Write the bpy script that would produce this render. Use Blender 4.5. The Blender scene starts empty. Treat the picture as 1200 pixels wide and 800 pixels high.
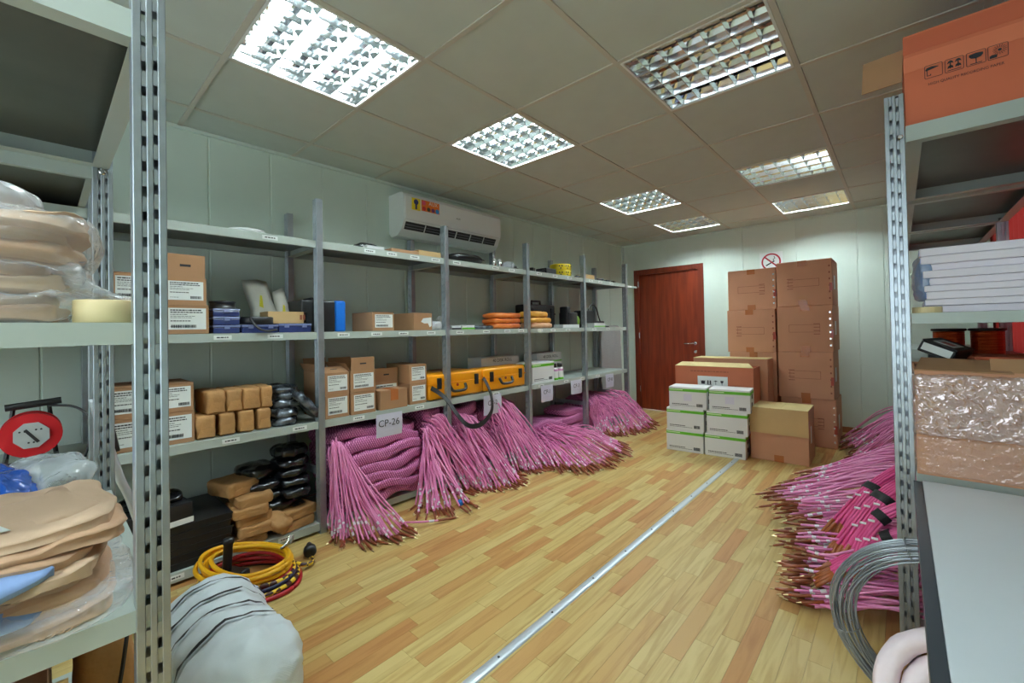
import bpy, bmesh, math, random
from mathutils import Vector, Matrix, noise

S = bpy.context.scene
COL = S.collection
rnd = random.Random(7)

# ------------------------------------------------------------------ camera
cam_d = bpy.data.cameras.new('camera')
cam = bpy.data.objects.new('camera', cam_d)
COL.objects.link(cam)
yaw, pit, rol = 0.727386, 0.0128526, -0.0196945
cy, sy, cp, sp = math.cos(yaw), math.sin(yaw), math.cos(pit), math.sin(pit)
_f = Vector((-sy * cp, cy * cp, sp)); _r = Vector((cy, sy, 0)); _u = _r.cross(_f)
_rr = _r * math.cos(rol) + _u * math.sin(rol); _uu = -_r * math.sin(rol) + _u * math.cos(rol)
M = Matrix(((_rr.x, _uu.x, -_f.x, 3.01455), (_rr.y, _uu.y, -_f.y, -0.52877), (_rr.z, _uu.z, -_f.z, 1.15197), (0, 0, 0, 1)))
cam.matrix_world = M
cam_d.sensor_width = 36.0
cam_d.lens = 500.892 / 1200 * 36.0
cam_d.shift_x = -8.627 / 1200
cam_d.shift_y = -20.045 / 1200
cam_d.clip_start = 0.02
S.camera = cam

# ------------------------------------------------------------------ world, exposure, daylight
S.view_settings.view_transform = 'Standard'
S.view_settings.look = 'None'
S.view_settings.gamma = 1.0
S.view_settings.use_curve_mapping = False
S.view_settings.exposure = 0.30
W = bpy.data.worlds.new('sky'); S.world = W
W.use_nodes = True
bg = W.node_tree.nodes['Background']
bg.inputs[0].default_value = (0.80, 0.92, 1.0, 1)
bg.inputs[1].default_value = 5.0
TUBE_STRENGTH = 95.0
try:
    S.cycles.use_denoising = True
    S.cycles.sample_clamp_indirect = 6.0
    S.cycles.caustics_reflective = False
    S.cycles.caustics_refractive = False
    S.cycles.max_bounces = 10
    S.cycles.diffuse_bounces = 6
    S.cycles.transparent_max_bounces = 16
except Exception:
    pass

# ------------------------------------------------------------------ helpers: colour and materials
def lin(c):
    def g(v):
        v /= 255.0
        return v / 12.92 if v <= 0.04045 else ((v + 0.055) / 1.055) ** 2.4
    return (g(c[0]), g(c[1]), g(c[2]), 1.0)

MATS = {}
def mat(name, c, rough=0.5, metal=0.0, var=0.0, vscale=8.0, c2=None, bump=0.0, bscale=40.0, spec=0.5, emit=None, estr=0.0, alpha=1.0, coat=0.0, stretch=None, obj_var=0.0, sheen=0.0):
    if name in MATS: return MATS[name]
    m = bpy.data.materials.new(name); m.use_nodes = True
    nt = m.node_tree; N = nt.nodes; L = nt.links
    b = N['Principled BSDF']
    b.inputs['Base Color'].default_value = lin(c)
    b.inputs['Roughness'].default_value = rough
    b.inputs['Metallic'].default_value = metal
    b.inputs['Specular IOR Level'].default_value = spec
    if coat: b.inputs['Coat Weight'].default_value = coat
    if sheen: b.inputs['Sheen Weight'].default_value = sheen
    if alpha < 1: b.inputs['Alpha'].default_value = alpha
    if emit:
        b.inputs['Emission Color'].default_value = lin(emit)
        b.inputs['Emission Strength'].default_value = estr
    co = None
    def coord():
        nonlocal co
        if co is None:
            tc = N.new('ShaderNodeTexCoord')
            if stretch:
                mp = N.new('ShaderNodeMapping'); mp.inputs['Scale'].default_value = stretch
                L.new(tc.outputs['Object'], mp.inputs['Vector']); co = mp.outputs['Vector']
            else: co = tc.outputs['Object']
        return co
    if var or c2:
        nz = N.new('ShaderNodeTexNoise'); nz.inputs['Scale'].default_value = vscale; nz.inputs['Detail'].default_value = 4
        L.new(coord(), nz.inputs['Vector'])
        r = N.new('ShaderNodeValToRGB')
        a = lin(c)
        if c2: bb = lin(c2)
        else: bb = tuple(min(1, v * (1 - var)) for v in a[:3]) + (1,)
        r.color_ramp.elements[0].position = 0.35; r.color_ramp.elements[1].position = 0.65
        r.color_ramp.elements[0].color = a; r.color_ramp.elements[1].color = bb
        L.new(nz.outputs['Fac'], r.inputs['Fac'])
        out = r.outputs['Color']
        if obj_var:
            oi = N.new('ShaderNodeObjectInfo')
            mr = N.new('ShaderNodeMapRange'); mr.inputs['To Min'].default_value = 1 - obj_var; mr.inputs['To Max'].default_value = 1 + obj_var
            L.new(oi.outputs['Random'], mr.inputs['Value'])
            mx = N.new('ShaderNodeMix'); mx.data_type = 'RGBA'; mx.blend_type = 'MULTIPLY'; mx.inputs['Factor'].default_value = 1
            L.new(out, mx.inputs['A']); L.new(mr.outputs['Result'], mx.inputs['B']); out = mx.outputs['Result']
        L.new(out, b.inputs['Base Color'])
    if bump:
        nb = N.new('ShaderNodeTexNoise'); nb.inputs['Scale'].default_value = bscale; nb.inputs['Detail'].default_value = 3
        L.new(coord(), nb.inputs['Vector'])
        bp = N.new('ShaderNodeBump'); bp.inputs['Strength'].default_value = bump; bp.inputs['Distance'].default_value = 0.01
        L.new(nb.outputs['Fac'], bp.inputs['Height']); L.new(bp.outputs['Normal'], b.inputs['Normal'])
    MATS[name] = m
    return m

def clear_plastic(name, tint, a=0.3, rough=0.12, bump=0.6, bscale=110):
    if name in MATS: return MATS[name]
    m = mat(name, tint, rough=rough, bump=bump, bscale=bscale, spec=1.0, coat=0.6)
    nt = m.node_tree
    for q in nt.nodes:
        if q.type == 'TEX_NOISE':
            q.noise_type = 'RIDGED_MULTIFRACTAL'; q.inputs['Scale'].default_value = bscale * 0.45; q.inputs['Detail'].default_value = 3; q.inputs['Distortion'].default_value = 0.6
    for q in nt.nodes:
        if q.type == 'BUMP': q.inputs['Distance'].default_value = 0.012
    b = nt.nodes['Principled BSDF']; out = nt.nodes['Material Output']
    tr = nt.nodes.new('ShaderNodeBsdfTransparent'); mx = nt.nodes.new('ShaderNodeMixShader')
    lw = nt.nodes.new('ShaderNodeLayerWeight'); lw.inputs['Blend'].default_value = 0.25
    mr = nt.nodes.new('ShaderNodeMapRange'); mr.inputs['To Min'].default_value = a; mr.inputs['To Max'].default_value = min(1, a + 0.5)
    nt.links.new(lw.outputs['Facing'], mr.inputs['Value']); nt.links.new(mr.outputs['Result'], mx.inputs['Fac'])
    nt.links.new(tr.outputs[0], mx.inputs[1]); nt.links.new(b.outputs[0], mx.inputs[2]); nt.links.new(mx.outputs[0], out.inputs['Surface'])
    return m

# ------------------------------------------------------------------ helpers: meshes
class MB:
    """collects vertices and faces of one mesh"""
    def __init__(s): s.v = []; s.f = []
    def add(s, vs, fs, mx=None):
        o = len(s.v)
        if mx is not None: vs = [mx @ Vector(p) for p in vs]
        s.v += [tuple(p) for p in vs]; s.f += [tuple(i + o for i in f) for f in fs]
        return s
    def box(s, x0, x1, y0, y1, z0, z1, mx=None):
        return s.add([(x0, y0, z0), (x1, y0, z0), (x1, y1, z0), (x0, y1, z0), (x0, y0, z1), (x1, y0, z1), (x1, y1, z1), (x0, y1, z1)],
                     [(0, 3, 2, 1), (4, 5, 6, 7), (0, 1, 5, 4), (1, 2, 6, 5), (2, 3, 7, 6), (3, 0, 4, 7)], mx)
    def prism(s, poly, x0, x1, axis='x', mx=None):
        """polygon (a,b) swept along an axis: x -> (x,a,b), y -> (a,y,b), z -> (a,b,z)"""
        n = len(poly)
        def P(t, q): return (t, q[0], q[1]) if axis == 'x' else ((q[0], t, q[1]) if axis == 'y' else (q[0], q[1], t))
        vs = [P(x0, q) for q in poly] + [P(x1, q) for q in poly]
        fs = [tuple(range(n))[::-1], tuple(range(n, 2 * n))] + [(i, (i + 1) % n, (i + 1) % n + n, i + n) for i in range(n)]
        return s.add(vs, fs, mx)
    def tube(s, pts, r, n=6, cap=True, r2=None):
        pts = [Vector(p) for p in pts]; m = len(pts)
        t0 = (pts[1] - pts[0]).normalized()
        up = Vector((0, 0, 1)) if abs(t0.z) < 0.9 else Vector((1, 0, 0))
        vs = []; fs = []
        for i, p in enumerate(pts):
            t = (pts[min(i + 1, m - 1)] - pts[max(i - 1, 0)])
            if t.length < 1e-9: t = t0
            t.normalize()
            a = up - t * up.dot(t)
            if a.length < 1e-6: a = t.orthogonal()
            a.normalize(); up = a; b = t.cross(a)
            rr = r if r2 is None else r + (r2 - r) * i / (m - 1)
            if isinstance(r, (list, tuple)): rr = r[i]
            for k in range(n):
                w = 2 * math.pi * k / n
                vs.append(p + (a * math.cos(w) + b * math.sin(w)) * rr)
        for i in range(m - 1):
            for k in range(n):
                k2 = (k + 1) % n
                fs.append((i * n + k, i * n + k2, (i + 1) * n + k2, (i + 1) * n + k))
        if cap:
            fs.append(tuple(range(n))[::-1]); fs.append(tuple((m - 1) * n + k for k in range(n)))
        return s.add(vs, fs)
    def lathe(s, prof, n=20, mx=None, closed=False):
        """profile of (r,z) about z"""
        vs = []; fs = []; m = len(prof)
        for (r, z) in prof:
            for k in range(n):
                w = 2 * math.pi * k / n; vs.append((r * math.cos(w), r * math.sin(w), z))
        for i in range(m if closed else m - 1):
            j = (i + 1) % m
            for k in range(n):
                k2 = (k + 1) % n; fs.append((i * n + k, i * n + k2, j * n + k2, j * n + k))
        if not closed:
            fs.append(tuple(range(n))[::-1]); fs.append(tuple((m - 1) * n + k for k in range(n)))
        return s.add(vs, fs, mx)
    def quad(s, x0, x1, z0, z1, y, mx=None):
        """upright rectangle facing -y"""
        return s.add([(x0, y, z0), (x1, y, z0), (x1, y, z1), (x0, y, z1)], [(0, 1, 2, 3)], mx)
    def mesh(s, name, smooth=False, auto=None):
        me = bpy.data.meshes.new(name); me.from_pydata(s.v, [], s.f); me.update()
        if smooth: me.shade_smooth()
        return me
    def build(s, name, m, parent=None, loc=None, smooth=False, rz=0.0):
        return put(name, s.mesh(name, smooth), m, parent, loc, rz)

def put(name, me, m, parent=None, loc=None, rz=0.0, rot=None, scale=None):
    o = bpy.data.objects.new(name, me); COL.objects.link(o)
    if m is not None and len(me.materials) == 0: me.materials.append(m)
    if parent is not None: o.parent = parent
    if loc is not None: o.location = loc
    if rot is not None: o.rotation_euler = rot
    elif rz: o.rotation_euler = (0, 0, rz)
    if scale is not None: o.scale = scale
    return o

def rbox_mesh(sx, sy, sz, r=0.006, seg=2, name='box', base=True):
    """rounded box centred in x,y; base on z=0"""
    bm = bmesh.new(); bmesh.ops.create_cube(bm, size=1.0)
    for v in bm.verts: v.co = Vector((v.co.x * sx, v.co.y * sy, (v.co.z + (0.5 if base else 0)) * sz))
    bmesh.ops.bevel(bm, geom=list(bm.edges), offset=r, segments=seg, profile=0.5, affect='EDGES')
    me = bpy.data.meshes.new(name); bm.to_mesh(me); bm.free(); me.shade_smooth() if seg > 2 else None
    return me

def blob_mesh(sx, sy, sz, e=4.0, amp=0.0, ns=6.0, seed=0, n=10, ridge=False, flat=True, sag=0.0, name='bag', stretch=(1, 1, 1)):
    """superellipsoid box with crumple noise; sits on z=0"""
    bm = bmesh.new(); bmesh.ops.create_cube(bm, size=2.0)
    bmesh.ops.subdivide_edges(bm, edges=list(bm.edges), cuts=n, use_grid_fill=True)
    off = Vector((seed * 7.31, seed * 3.17, seed * 5.77))
    for v in bm.verts:
        p = v.co
        l = (abs(p.x) ** e + abs(p.y) ** e + abs(p.z) ** e) ** (1 / e)
        q = Vector((p.x / l, p.y / l, p.z / l))
        w = Vector((q.x * sx / 2, q.y * sy / 2, q.z * sz / 2))
        ww = Vector((w.x * stretch[0], w.y * stretch[1], w.z * stretch[2]))
        if amp:
            if ridge:
                d = (1 - abs(noise.noise(ww * ns + off)) * 2.4) * 0.6 + noise.noise(ww * ns * 2.3 + off) * 0.5
            else:
                d = noise.noise(ww * ns + off) + 0.5 * noise.noise(ww * ns * 2.1 + off)
            nn = Vector((q.x / sx, q.y / sy, q.z / sz)).normalized()
            w += nn * d * amp
        if sag: w.z -= sag * (w.x / (sx / 2)) ** 2 * (0.5 if w.z < 0 else 1)
        v.co = w + Vector((0, 0, sz / 2))
        if flat and v.co.z < 0: v.co.z = 0.0
    bmesh.ops.recalc_face_normals(bm, faces=list(bm.faces))
    me = bpy.data.meshes.new(name); bm.to_mesh(me); bm.free(); me.shade_smooth()
    return me

_FONT = {}
def text_mesh(s, size, align='CENTER', ext=0.0):
    c = bpy.data.curves.new('lettering', 'FONT'); c.body = s; c.size = size; c.align_x = align; c.align_y = 'CENTER'; c.extrude = ext
    c.resolution_u = 3
    o = bpy.data.objects.new('lettering', c); COL.objects.link(o)
    dg = bpy.context.evaluated_depsgraph_get()
    me = bpy.data.meshes.new_from_object(o.evaluated_get(dg))
    bpy.data.objects.remove(o); bpy.data.curves.remove(c)
    return me

def text_on(s, size, m, parent, loc, rx=math.pi / 2, rz=0.0, name='lettering', sx=1.0):
    me = text_mesh(s, size)
    me.materials.clear()
    return put(name, me, m, parent, loc, rot=(rx, 0, rz), scale=(sx, 1, 1))

def thing(name, label, cat, loc=(0, 0, 0), rz=0.0, group=None):
    o = bpy.data.objects.new(name, None); COL.objects.link(o); o.empty_display_size = 0.05
    o.location = loc; o.rotation_euler = (0, 0, rz)
    return tag(o, label, cat, group)
def tag(o, label, cat, group=None):
    o['label'] = label; o['category'] = cat
    if group: o['group'] = group
    return o
def struct(o, label=None):
    o['kind'] = 'structure'
    if label: o['label'] = label
    return o
def stuff(o):
    o['kind'] = 'stuff'; return o
def spline(pts, n=8):
    """Catmull-Rom through points"""
    pts = [Vector(p) for p in pts]
    P = [pts[0] * 2 - pts[1]] + pts + [pts[-1] * 2 - pts[-2]]
    out = []
    for i in range(1, len(P) - 2):
        a, b, c, d = P[i - 1], P[i], P[i + 1], P[i + 2]
        for k in range(n):
            t = k / n
            out.append(0.5 * ((2 * b) + (c - a) * t + (2 * a - 5 * b + 4 * c - d) * t * t + (3 * b - a - 3 * c + d) * t ** 3))
    out.append(pts[-1])
    return out
RX = math.pi / 2
# ------------------------------------------------------------------ materials
m_wall = mat('wall_panel_paint', (208, 222, 212), 0.45, var=0.05, vscale=3)
m_ceil = mat('ceiling_tile_paint', (190, 197, 190), 0.7, var=0.04, vscale=4, bump=0.05, bscale=120)
m_grid = mat('ceiling_grid_paint', (190, 186, 174), 0.5)
m_alu = mat('louver_aluminium', (235, 238, 240), 0.12, metal=1.0)
m_tube = mat('fluorescent_tube', (255, 255, 255), 0.4, emit=(232, 248, 250), estr=TUBE_STRENGTH)
m_tube_off = mat('fluorescent_tube_unlit', (225, 225, 220), 0.4)
m_white = mat('white_enamel', (225, 228, 226), 0.35)
m_steel = mat('galvanised_steel', (172, 181, 188), 0.36, metal=0.75, var=0.15, vscale=14, bump=0.02, bscale=30)
m_shelf = mat('shelf_paint', (176, 187, 181), 0.38, var=0.04, vscale=6)
m_under = mat('dark_steel_underside', (112, 110, 98), 0.34, metal=0.65, var=0.15, vscale=5)  # undersides coloured darker than the painted shelf tops
m_dark = mat('dark_gap', (30, 30, 32), 0.7)
m_black = mat('black_plastic', (26, 27, 30), 0.42, var=0.2, vscale=10)
m_blackbag = mat('black_film', (24, 26, 30), 0.22, bump=0.7, bscale=26, coat=0.4)
m_silver = mat('antistatic_film', (128, 136, 146), 0.25, metal=0.5, c2=(44, 48, 56), vscale=22, bump=0.8, bscale=28)
m_card = mat('cardboard', (174, 132, 96), 0.75, var=0.10, vscale=5, bump=0.03, bscale=60, obj_var=0.06)
m_card_red = mat('reddish_cardboard', (206, 150, 116), 0.72, var=0.08, vscale=4, bump=0.03, bscale=60, obj_var=0.05)
m_card_in = mat('cardboard_inside', (206, 186, 130), 0.75, var=0.08, vscale=6)
m_card_pale = mat('pale_cardboard', (205, 172, 120), 0.75, var=0.08, vscale=5)
m_card_orange = mat('orange_carton', (214, 112, 76), 0.6, var=0.10, vscale=3)
m_tape = mat('brown_tape', (186, 112, 62), 0.25, spec=0.6)
m_redtape = mat('red_tape', (176, 62, 40), 0.3)
m_paperbag = mat('kraft_paper', (190, 142, 88), 0.7, var=0.22, vscale=9, bump=0.8, bscale=22, obj_var=0.14)
m_label = mat('label_paper', (226, 232, 230), 0.6, var=0.03, vscale=8)
m_ink = mat('black_ink', (38, 40, 46), 0.6)
m_inkred = mat('faded_red_ink', (150, 84, 60), 0.7)
m_green = mat('green_print', (98, 186, 40), 0.5)
m_carton_white = mat('white_carton', (222, 224, 224), 0.5, var=0.04, vscale=5)
m_orange_case = mat('orange_case_plastic', (246, 160, 14), 0.35, var=0.06, vscale=6)
m_pink = mat('pink_cable_sheath', (236, 150, 196), 0.38, c2=(220, 120, 178), vscale=12)
m_hotpink = mat('deep_pink_cable_sheath', (232, 96, 158), 0.38, c2=(216, 74, 136), vscale=12)
m_tip = mat('brown_heat_shrink', (150, 78, 46), 0.4, var=0.3, vscale=14)
m_pin = mat('brass_pin', (204, 184, 138), 0.38, metal=0.8)
m_band = mat('white_marker_sleeve', (230, 226, 232), 0.5)
m_wood = mat('door_wood_veneer', (138, 54, 26), 0.4, c2=(112, 40, 18), vscale=3.0, stretch=(9, 9, 0.7))
m_wooddk = mat('door_frame_wood', (122, 46, 22), 0.42, c2=(104, 38, 16), vscale=3.0, stretch=(9, 9, 0.7))
m_base = mat('baseboard_wood', (150, 92, 54), 0.5, var=0.15, vscale=4)
m_chrome = mat('satin_chrome', (200, 200, 200), 0.22, metal=1.0)
m_tan = mat('tan_cotton_twill', (194, 156, 124), 0.85, var=0.07, vscale=7, bump=0.25, bscale=22, sheen=0.2)
m_tan2 = mat('pale_tan_cotton', (206, 176, 148), 0.85, var=0.07, vscale=7, bump=0.25, bscale=22)
m_blue_lining = mat('blue_lining_cloth', (132, 160, 206), 0.85, bump=0.2, bscale=25)
m_plastic = clear_plastic('clear_film', (236, 240, 244), 0.16)
m_plastic2 = clear_plastic('milky_film', (214, 220, 226), 0.55, rough=0.25)
m_bluefilm = clear_plastic('blue_film', (30, 100, 214), 0.85, rough=0.25)

# laminate strips: colour by strip, grain along the strip
def laminate():
    m = bpy.data.materials.new('laminate_strip'); m.use_nodes = True
    N = m.node_tree.nodes; L = m.node_tree.links; b = N['Principled BSDF']
    oi = N.new('ShaderNodeObjectInfo'); ge = N.new('ShaderNodeNewGeometry')
    add = N.new('ShaderNodeMath'); add.operation = 'ADD'; L.new(oi.outputs['Random'], add.inputs[0]); L.new(ge.outputs['Random Per Island'], add.inputs[1])
    fr = N.new('ShaderNodeMath'); fr.operation = 'FRACT'; L.new(add.outputs[0], fr.inputs[0])
    r = N.new('ShaderNodeValToRGB'); e = r.color_ramp.elements
    e[0].position = 0.0; e[0].color = lin((206, 184, 122)); e[1].position = 1.0; e[1].color = lin((190, 138, 82))
    for p, c in ((0.45, (202, 176, 112)), (0.68, (196, 160, 97)), (0.85, (192, 146, 88))):
        x = e.new(p); x.color = lin(c)
    L.new(fr.outputs[0], r.inputs['Fac'])
    mp = N.new('ShaderNodeMapping'); mp.inputs['Scale'].default_value = (30, 2.2, 1)
    cmb = N.new('ShaderNodeCombineXYZ'); mu = N.new('ShaderNodeMath'); mu.operation = 'MULTIPLY'; mu.inputs[1].default_value = 37.0
    L.new(fr.outputs[0], mu.inputs[0]); L.new(mu.outputs[0], cmb.inputs[0]); L.new(mu.outputs[0], cmb.inputs[1]); L.new(mu.outputs[0], cmb.inputs[2])
    L.new(cmb.outputs[0], mp.inputs['Location']); L.new(ge.outputs['Position'], mp.inputs['Vector'])
    nz = N.new('ShaderNodeTexNoise'); nz.inputs['Scale'].default_value = 1.0; nz.inputs['Detail'].default_value = 5; nz.inputs['Distortion'].default_value = 1.2
    L.new(mp.outputs[0], nz.inputs['Vector'])
    r2 = N.new('ShaderNodeValToRGB'); r2.color_ramp.elements[0].position = 0.36; r2.color_ramp.elements[0].color = (0.66, 0.52, 0.36, 1)
    r2.color_ramp.elements[1].position = 0.56; r2.color_ramp.elements[1].color = (1, 1, 1, 1)
    L.new(nz.outputs['Fac'], r2.inputs['Fac'])
    mx = N.new('ShaderNodeMix'); mx.data_type = 'RGBA'; mx.blend_type = 'MULTIPLY'; mx.inputs['Factor'].default_value = 0.55
    L.new(r.outputs['Color'], mx.inputs['A']); L.new(r2.outputs['Color'], mx.inputs['B']); L.new(mx.outputs['Result'], b.inputs['Base Color'])
    b.inputs['Roughness'].default_value = 0.42
    b.inputs['Specular IOR Level'].default_value = 0.35
    return m
m_lam = laminate()

# ------------------------------------------------------------------ the room
RX1, RY0, RY1, RZ1 = 3.60, -2.6, 5.15, 2.34
fl = struct(MB().box(-0.1, RX1 + 0.1, RY0 - 0.1, RY1 + 0.1, -0.12, -0.006).build('floor', mat('floor_underlay', (120, 92, 56), 0.8)))
fl['label'] = 'pale yellow laminate floor of short staggered strips'
# laminate strips: the 300 that show largest as parts, the rest joined
strips = []
SW = 0.0655
fr_ = random.Random(3)
nx = int(RX1 / SW) + 1
for i in range(nx):
    x = i * SW; y = RY0 - fr_.random() * 0.4
    while y < RY1:
        l = fr_.choice((0.36, 0.42, 0.46, 0.50, 0.38))
        strips.append((x, max(y, RY0), min(x + SW, RX1), min(y + l, RY1))); y += l
def show(s):
    x, y = (s[0] + s[2]) / 2, (s[1] + s[3]) / 2
    d = Vector((x - 3.0146, y + 0.5288, -1.152)); z = d.dot(_f)
    if z < 0.2: return -1
    u = d.dot(_rr) / z * 500.9 + 608.6; v = 380 - d.dot(_uu) / z * 500.9
    if not (190 < u < 1090 and 470 < v < 820) or x < 0.45 or x > 3.05 or s[3] - s[1] < 0.1: return -1
    return (s[3] - s[1]) / z ** 2
strips.sort(key=show, reverse=True)
smesh = MB().box(0, 1, 0, 1, -1, 0).mesh('laminate_strip')
G = 0.0004
for s in strips[:300]:
    o = put('laminate_strip', smesh, m_lam, fl, (s[0] + G, s[1] + G, 0), scale=(s[2] - s[0] - 2 * G, s[3] - s[1] - 2 * G, 0.006))
mb = MB()
for s in strips[300:]:
    if s[3] - s[1] > 0.01: mb.box(s[0] + G, s[2] - G, s[1] + G, s[3] - G, -0.006, 0)
stuff(mb.build('laminate_strip_field', m_lam, fl))

# aluminium joint profile on the floor
t = thing('floor_joint_strip', 'long aluminium joint strip screwed across the laminate floor', 'strip', (1.935, 1.5, 0))
MB().prism([(-0.021, 0.0005), (0.021, 0.0005), (0.016, 0.004), (0.006, 0.0055), (-0.006, 0.0055), (-0.016, 0.004)], -2.4, 2.05, 'y').build('profile', m_alu2 if 'm_alu2' in globals() else mat('brushed_aluminium', (196, 204, 210), 0.4, metal=0.6), t)
for k in range(14):
    MB().lathe([(0.0045, 0), (0.0045, 0.0012), (0.002, 0.0016)], 10).build('screw', m_dark, t, loc=(0, -2.2 + k * 0.31, 0.0055))

# walls of vertical panels with recessed joints
def wall(name, o, axis, seams, z0=0.0, z1=RZ1, flip=1):
    """backing slab plus one panel between each pair of seams; axis 'y' -> wall at x=o, 'x' -> wall at y=o"""
    a, b = seams[0], seams[-1]
    mbk = MB()
    if axis == 'y': mbk.box(o - flip * 0.08 if flip > 0 else o + 0.004, o - 0.004 if flip > 0 else o + 0.08, a, b, z0, z1 + 0.1)
    else: mbk.box(a, b, o + 0.004 if flip > 0 else o - 0.08, o + 0.08 if flip > 0 else o - 0.004, z0, z1 + 0.1)
    w = struct(mbk.build(name, m_wall))
    for p, q in zip(seams[:-1], seams[1:]):
        g = 0.0022; e = 0.004
        poly = [(p + g, 0.004), (q - g, 0.004), (q - g - e, 0.0), (p + g + e, 0.0)]
        mp = MB()
        if axis == 'y':
            sg = -1 if flip > 0 else 1
            mp.prism([(o + sg * d, c) for c, d in poly], z0, z1, 'z')
        else:
            sg = 1 if flip > 0 else -1
            mp.prism([(c, o + sg * d) for c, d in poly], z0, z1, 'z')
        mp.build('wall_panel', m_wall, w)
    return w
sl = [RY0]
yy = 0.137 - 0.331 * 8
while yy < RY1 - 0.1:
    if yy > RY0 + 0.1: sl.append(yy)
    yy += 0.331
sl.append(RY1)
wall('wall_left', 0.0, 'y', sl)
# back wall, panels over and beside the door
dx0, dx1, dz = 0.182, 1.143, 1.965
wb = struct(MB().box(-0.08, dx0 + 0.02, RY1 + 0.004, RY1 + 0.08, 0, RZ1 + 0.1).box(dx1 - 0.02, RX1 + 0.08, RY1 + 0.004, RY1 + 0.08, 0, RZ1 + 0.1).box(dx0 + 0.02, dx1 - 0.02, RY1 + 0.004, RY1 + 0.08, dz - 0.02, RZ1 + 0.1).build('wall_back', m_wall))
def bpanel(p, q, z0=0.0):
    g, e = 0.0022, 0.004
    MB().prism([(p + g, RY1 + 0.004), (q - g, RY1 + 0.004), (q - g - e, RY1), (p + g + e, RY1)], z0, RZ1, 'z').build('wall_panel', m_wall, wb)
bpanel(0.0, 0.085); bpanel(0.085, dx0 + 0.01); bpanel(dx0 + 0.01, 0.66, dz - 0.01); bpanel(0.66, dx1 - 0.01, dz - 0.01); bpanel(dx1 - 0.01, 1.61); bpanel(1.61, 2.155); bpanel(2.155, 2.70); bpanel(2.70, 2.91); bpanel(2.91, RX1)
# right wall; window and red curtain behind the shelving added for the red light
wr = struct(MB().box(RX1 + 0.004, RX1 + 0.08, RY0, 2.0, 0, RZ1 + 0.1).box(RX1 + 0.004, RX1 + 0.08, 4.4, RY1, 0, RZ1 + 0.1).box(RX1 + 0.004, RX1 + 0.08, 2.0, 4.4, 0, 0.9).box(RX1 + 0.004, RX1 + 0.08, 2.0, 4.4, 2.15, RZ1 + 0.1).build('wall_right', m_wall))
for p, q, z0, z1 in ((RY0, -1.5, 0, RZ1), (-1.5, -0.5, 0, RZ1), (-0.5, 0.5, 0, RZ1), (0.5, 1.3, 0, RZ1), (1.3, 2.0, 0, RZ1), (2.0, 3.2, 0, 0.9), (3.2, 4.4, 0, 0.9), (2.0, 3.2, 2.15, RZ1), (3.2, 4.4, 2.15, RZ1), (4.4, RY1, 0, RZ1)):
    MB().prism([(RX1 + 0.004, p + 0.002), (RX1 + 0.004, q - 0.002), (RX1, q - 0.006), (RX1, p + 0.006)], z0, z1, 'z').build('wall_panel', m_wall, wr)
w2 = struct(MB().box(RX1 + 0.03, RX1 + 0.034, 2.05, 4.35, 0.95, 2.1).build('added_window', clear_plastic('window_glass', (235, 240, 240), 0.05, rough=0.03, bump=0)))
mb = MB()
for y0, y1, z0, z1 in ((2.0, 4.4, 0.9, 0.95), (2.0, 4.4, 2.1, 2.15), (2.0, 2.05, 0.95, 2.1), (4.35, 4.4, 0.95, 2.1), (3.175, 3.225, 0.95, 2.1)): mb.box(RX1 + 0.01, RX1 + 0.06, y0, y1, z0, z1)
mb.build('window_frame', m_white, w2)
def curtain_mat():
    m = bpy.data.materials.new('red_curtain_cloth'); m.use_nodes = True
    N = m.node_tree.nodes; L = m.node_tree.links; b = N['Principled BSDF']; out = N['Material Output']
    b.inputs['Base Color'].default_value = lin((110, 38, 34)); b.inputs['Roughness'].default_value = 0.9
    tr = N.new('ShaderNodeBsdfTranslucent'); tr.inputs['Color'].default_value = lin((190, 60, 54))
    mx = N.new('ShaderNodeMixShader'); mx.inputs['Fac'].default_value = 0.14
    L.new(b.outputs[0], mx.inputs[1]); L.new(tr.outputs[0], mx.inputs[2]); L.new(mx.outputs[0], out.inputs['Surface'])
    return m
mb = MB(); vs = []; fs = []
NC = 170
for k in range(NC):
    y = 1.92 + 2.58 * k / (NC - 1)
    x = RX1 - 0.022 + 0.014 * math.sin(k * 0.62)
    vs += [(x, y, 0.84), (x, y, 2.2)]
for k in range(NC - 1): fs.append((2 * k, 2 * k + 2, 2 * k + 3, 2 * k + 1))
mb.add(vs, fs)
cu = mb.build('curtain', curtain_mat(), None, smooth=True)
tag(cu, 'red pleated curtain added behind the right shelving for the red light', 'curtain')
# wall behind the camera with a wide window
wx0, wx1, wz0, wz1 = 0.9, 3.45, 0.75, 2.15
wf = struct(MB().box(-0.08, wx0, RY0 - 0.08, RY0, 0, RZ1 + 0.1).box(wx1, RX1 + 0.08, RY0 - 0.08, RY0, 0, RZ1 + 0.1).box(wx0, wx1, RY0 - 0.08, RY0, 0, wz0).box(wx0, wx1, RY0 - 0.08, RY0, wz1, RZ1 + 0.1).build('wall_front', m_wall))
w1 = struct(MB().box(wx0, wx1, RY0 - 0.05, RY0 - 0.046, wz0, wz1).build('window_1', MATS['window_glass']))
mb = MB()
for x0, x1, z0, z1 in ((wx0, wx1, wz0, wz0 + 0.05), (wx0, wx1, wz1 - 0.05, wz1), (wx0, wx0 + 0.05, wz0, wz1), (wx1 - 0.05, wx1, wz0, wz1), (2.15, 2.2, wz0, wz1)): mb.box(x0, x1, RY0 - 0.07, RY0 - 0.02, z0, z1)
mb.build('window_frame', m_white, w1)
pl = bpy.data.lights.new('daylight_portal', 'AREA'); pl.shape = 'RECTANGLE'; pl.size = wx1 - wx0; pl.size_y = wz1 - wz0
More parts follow.
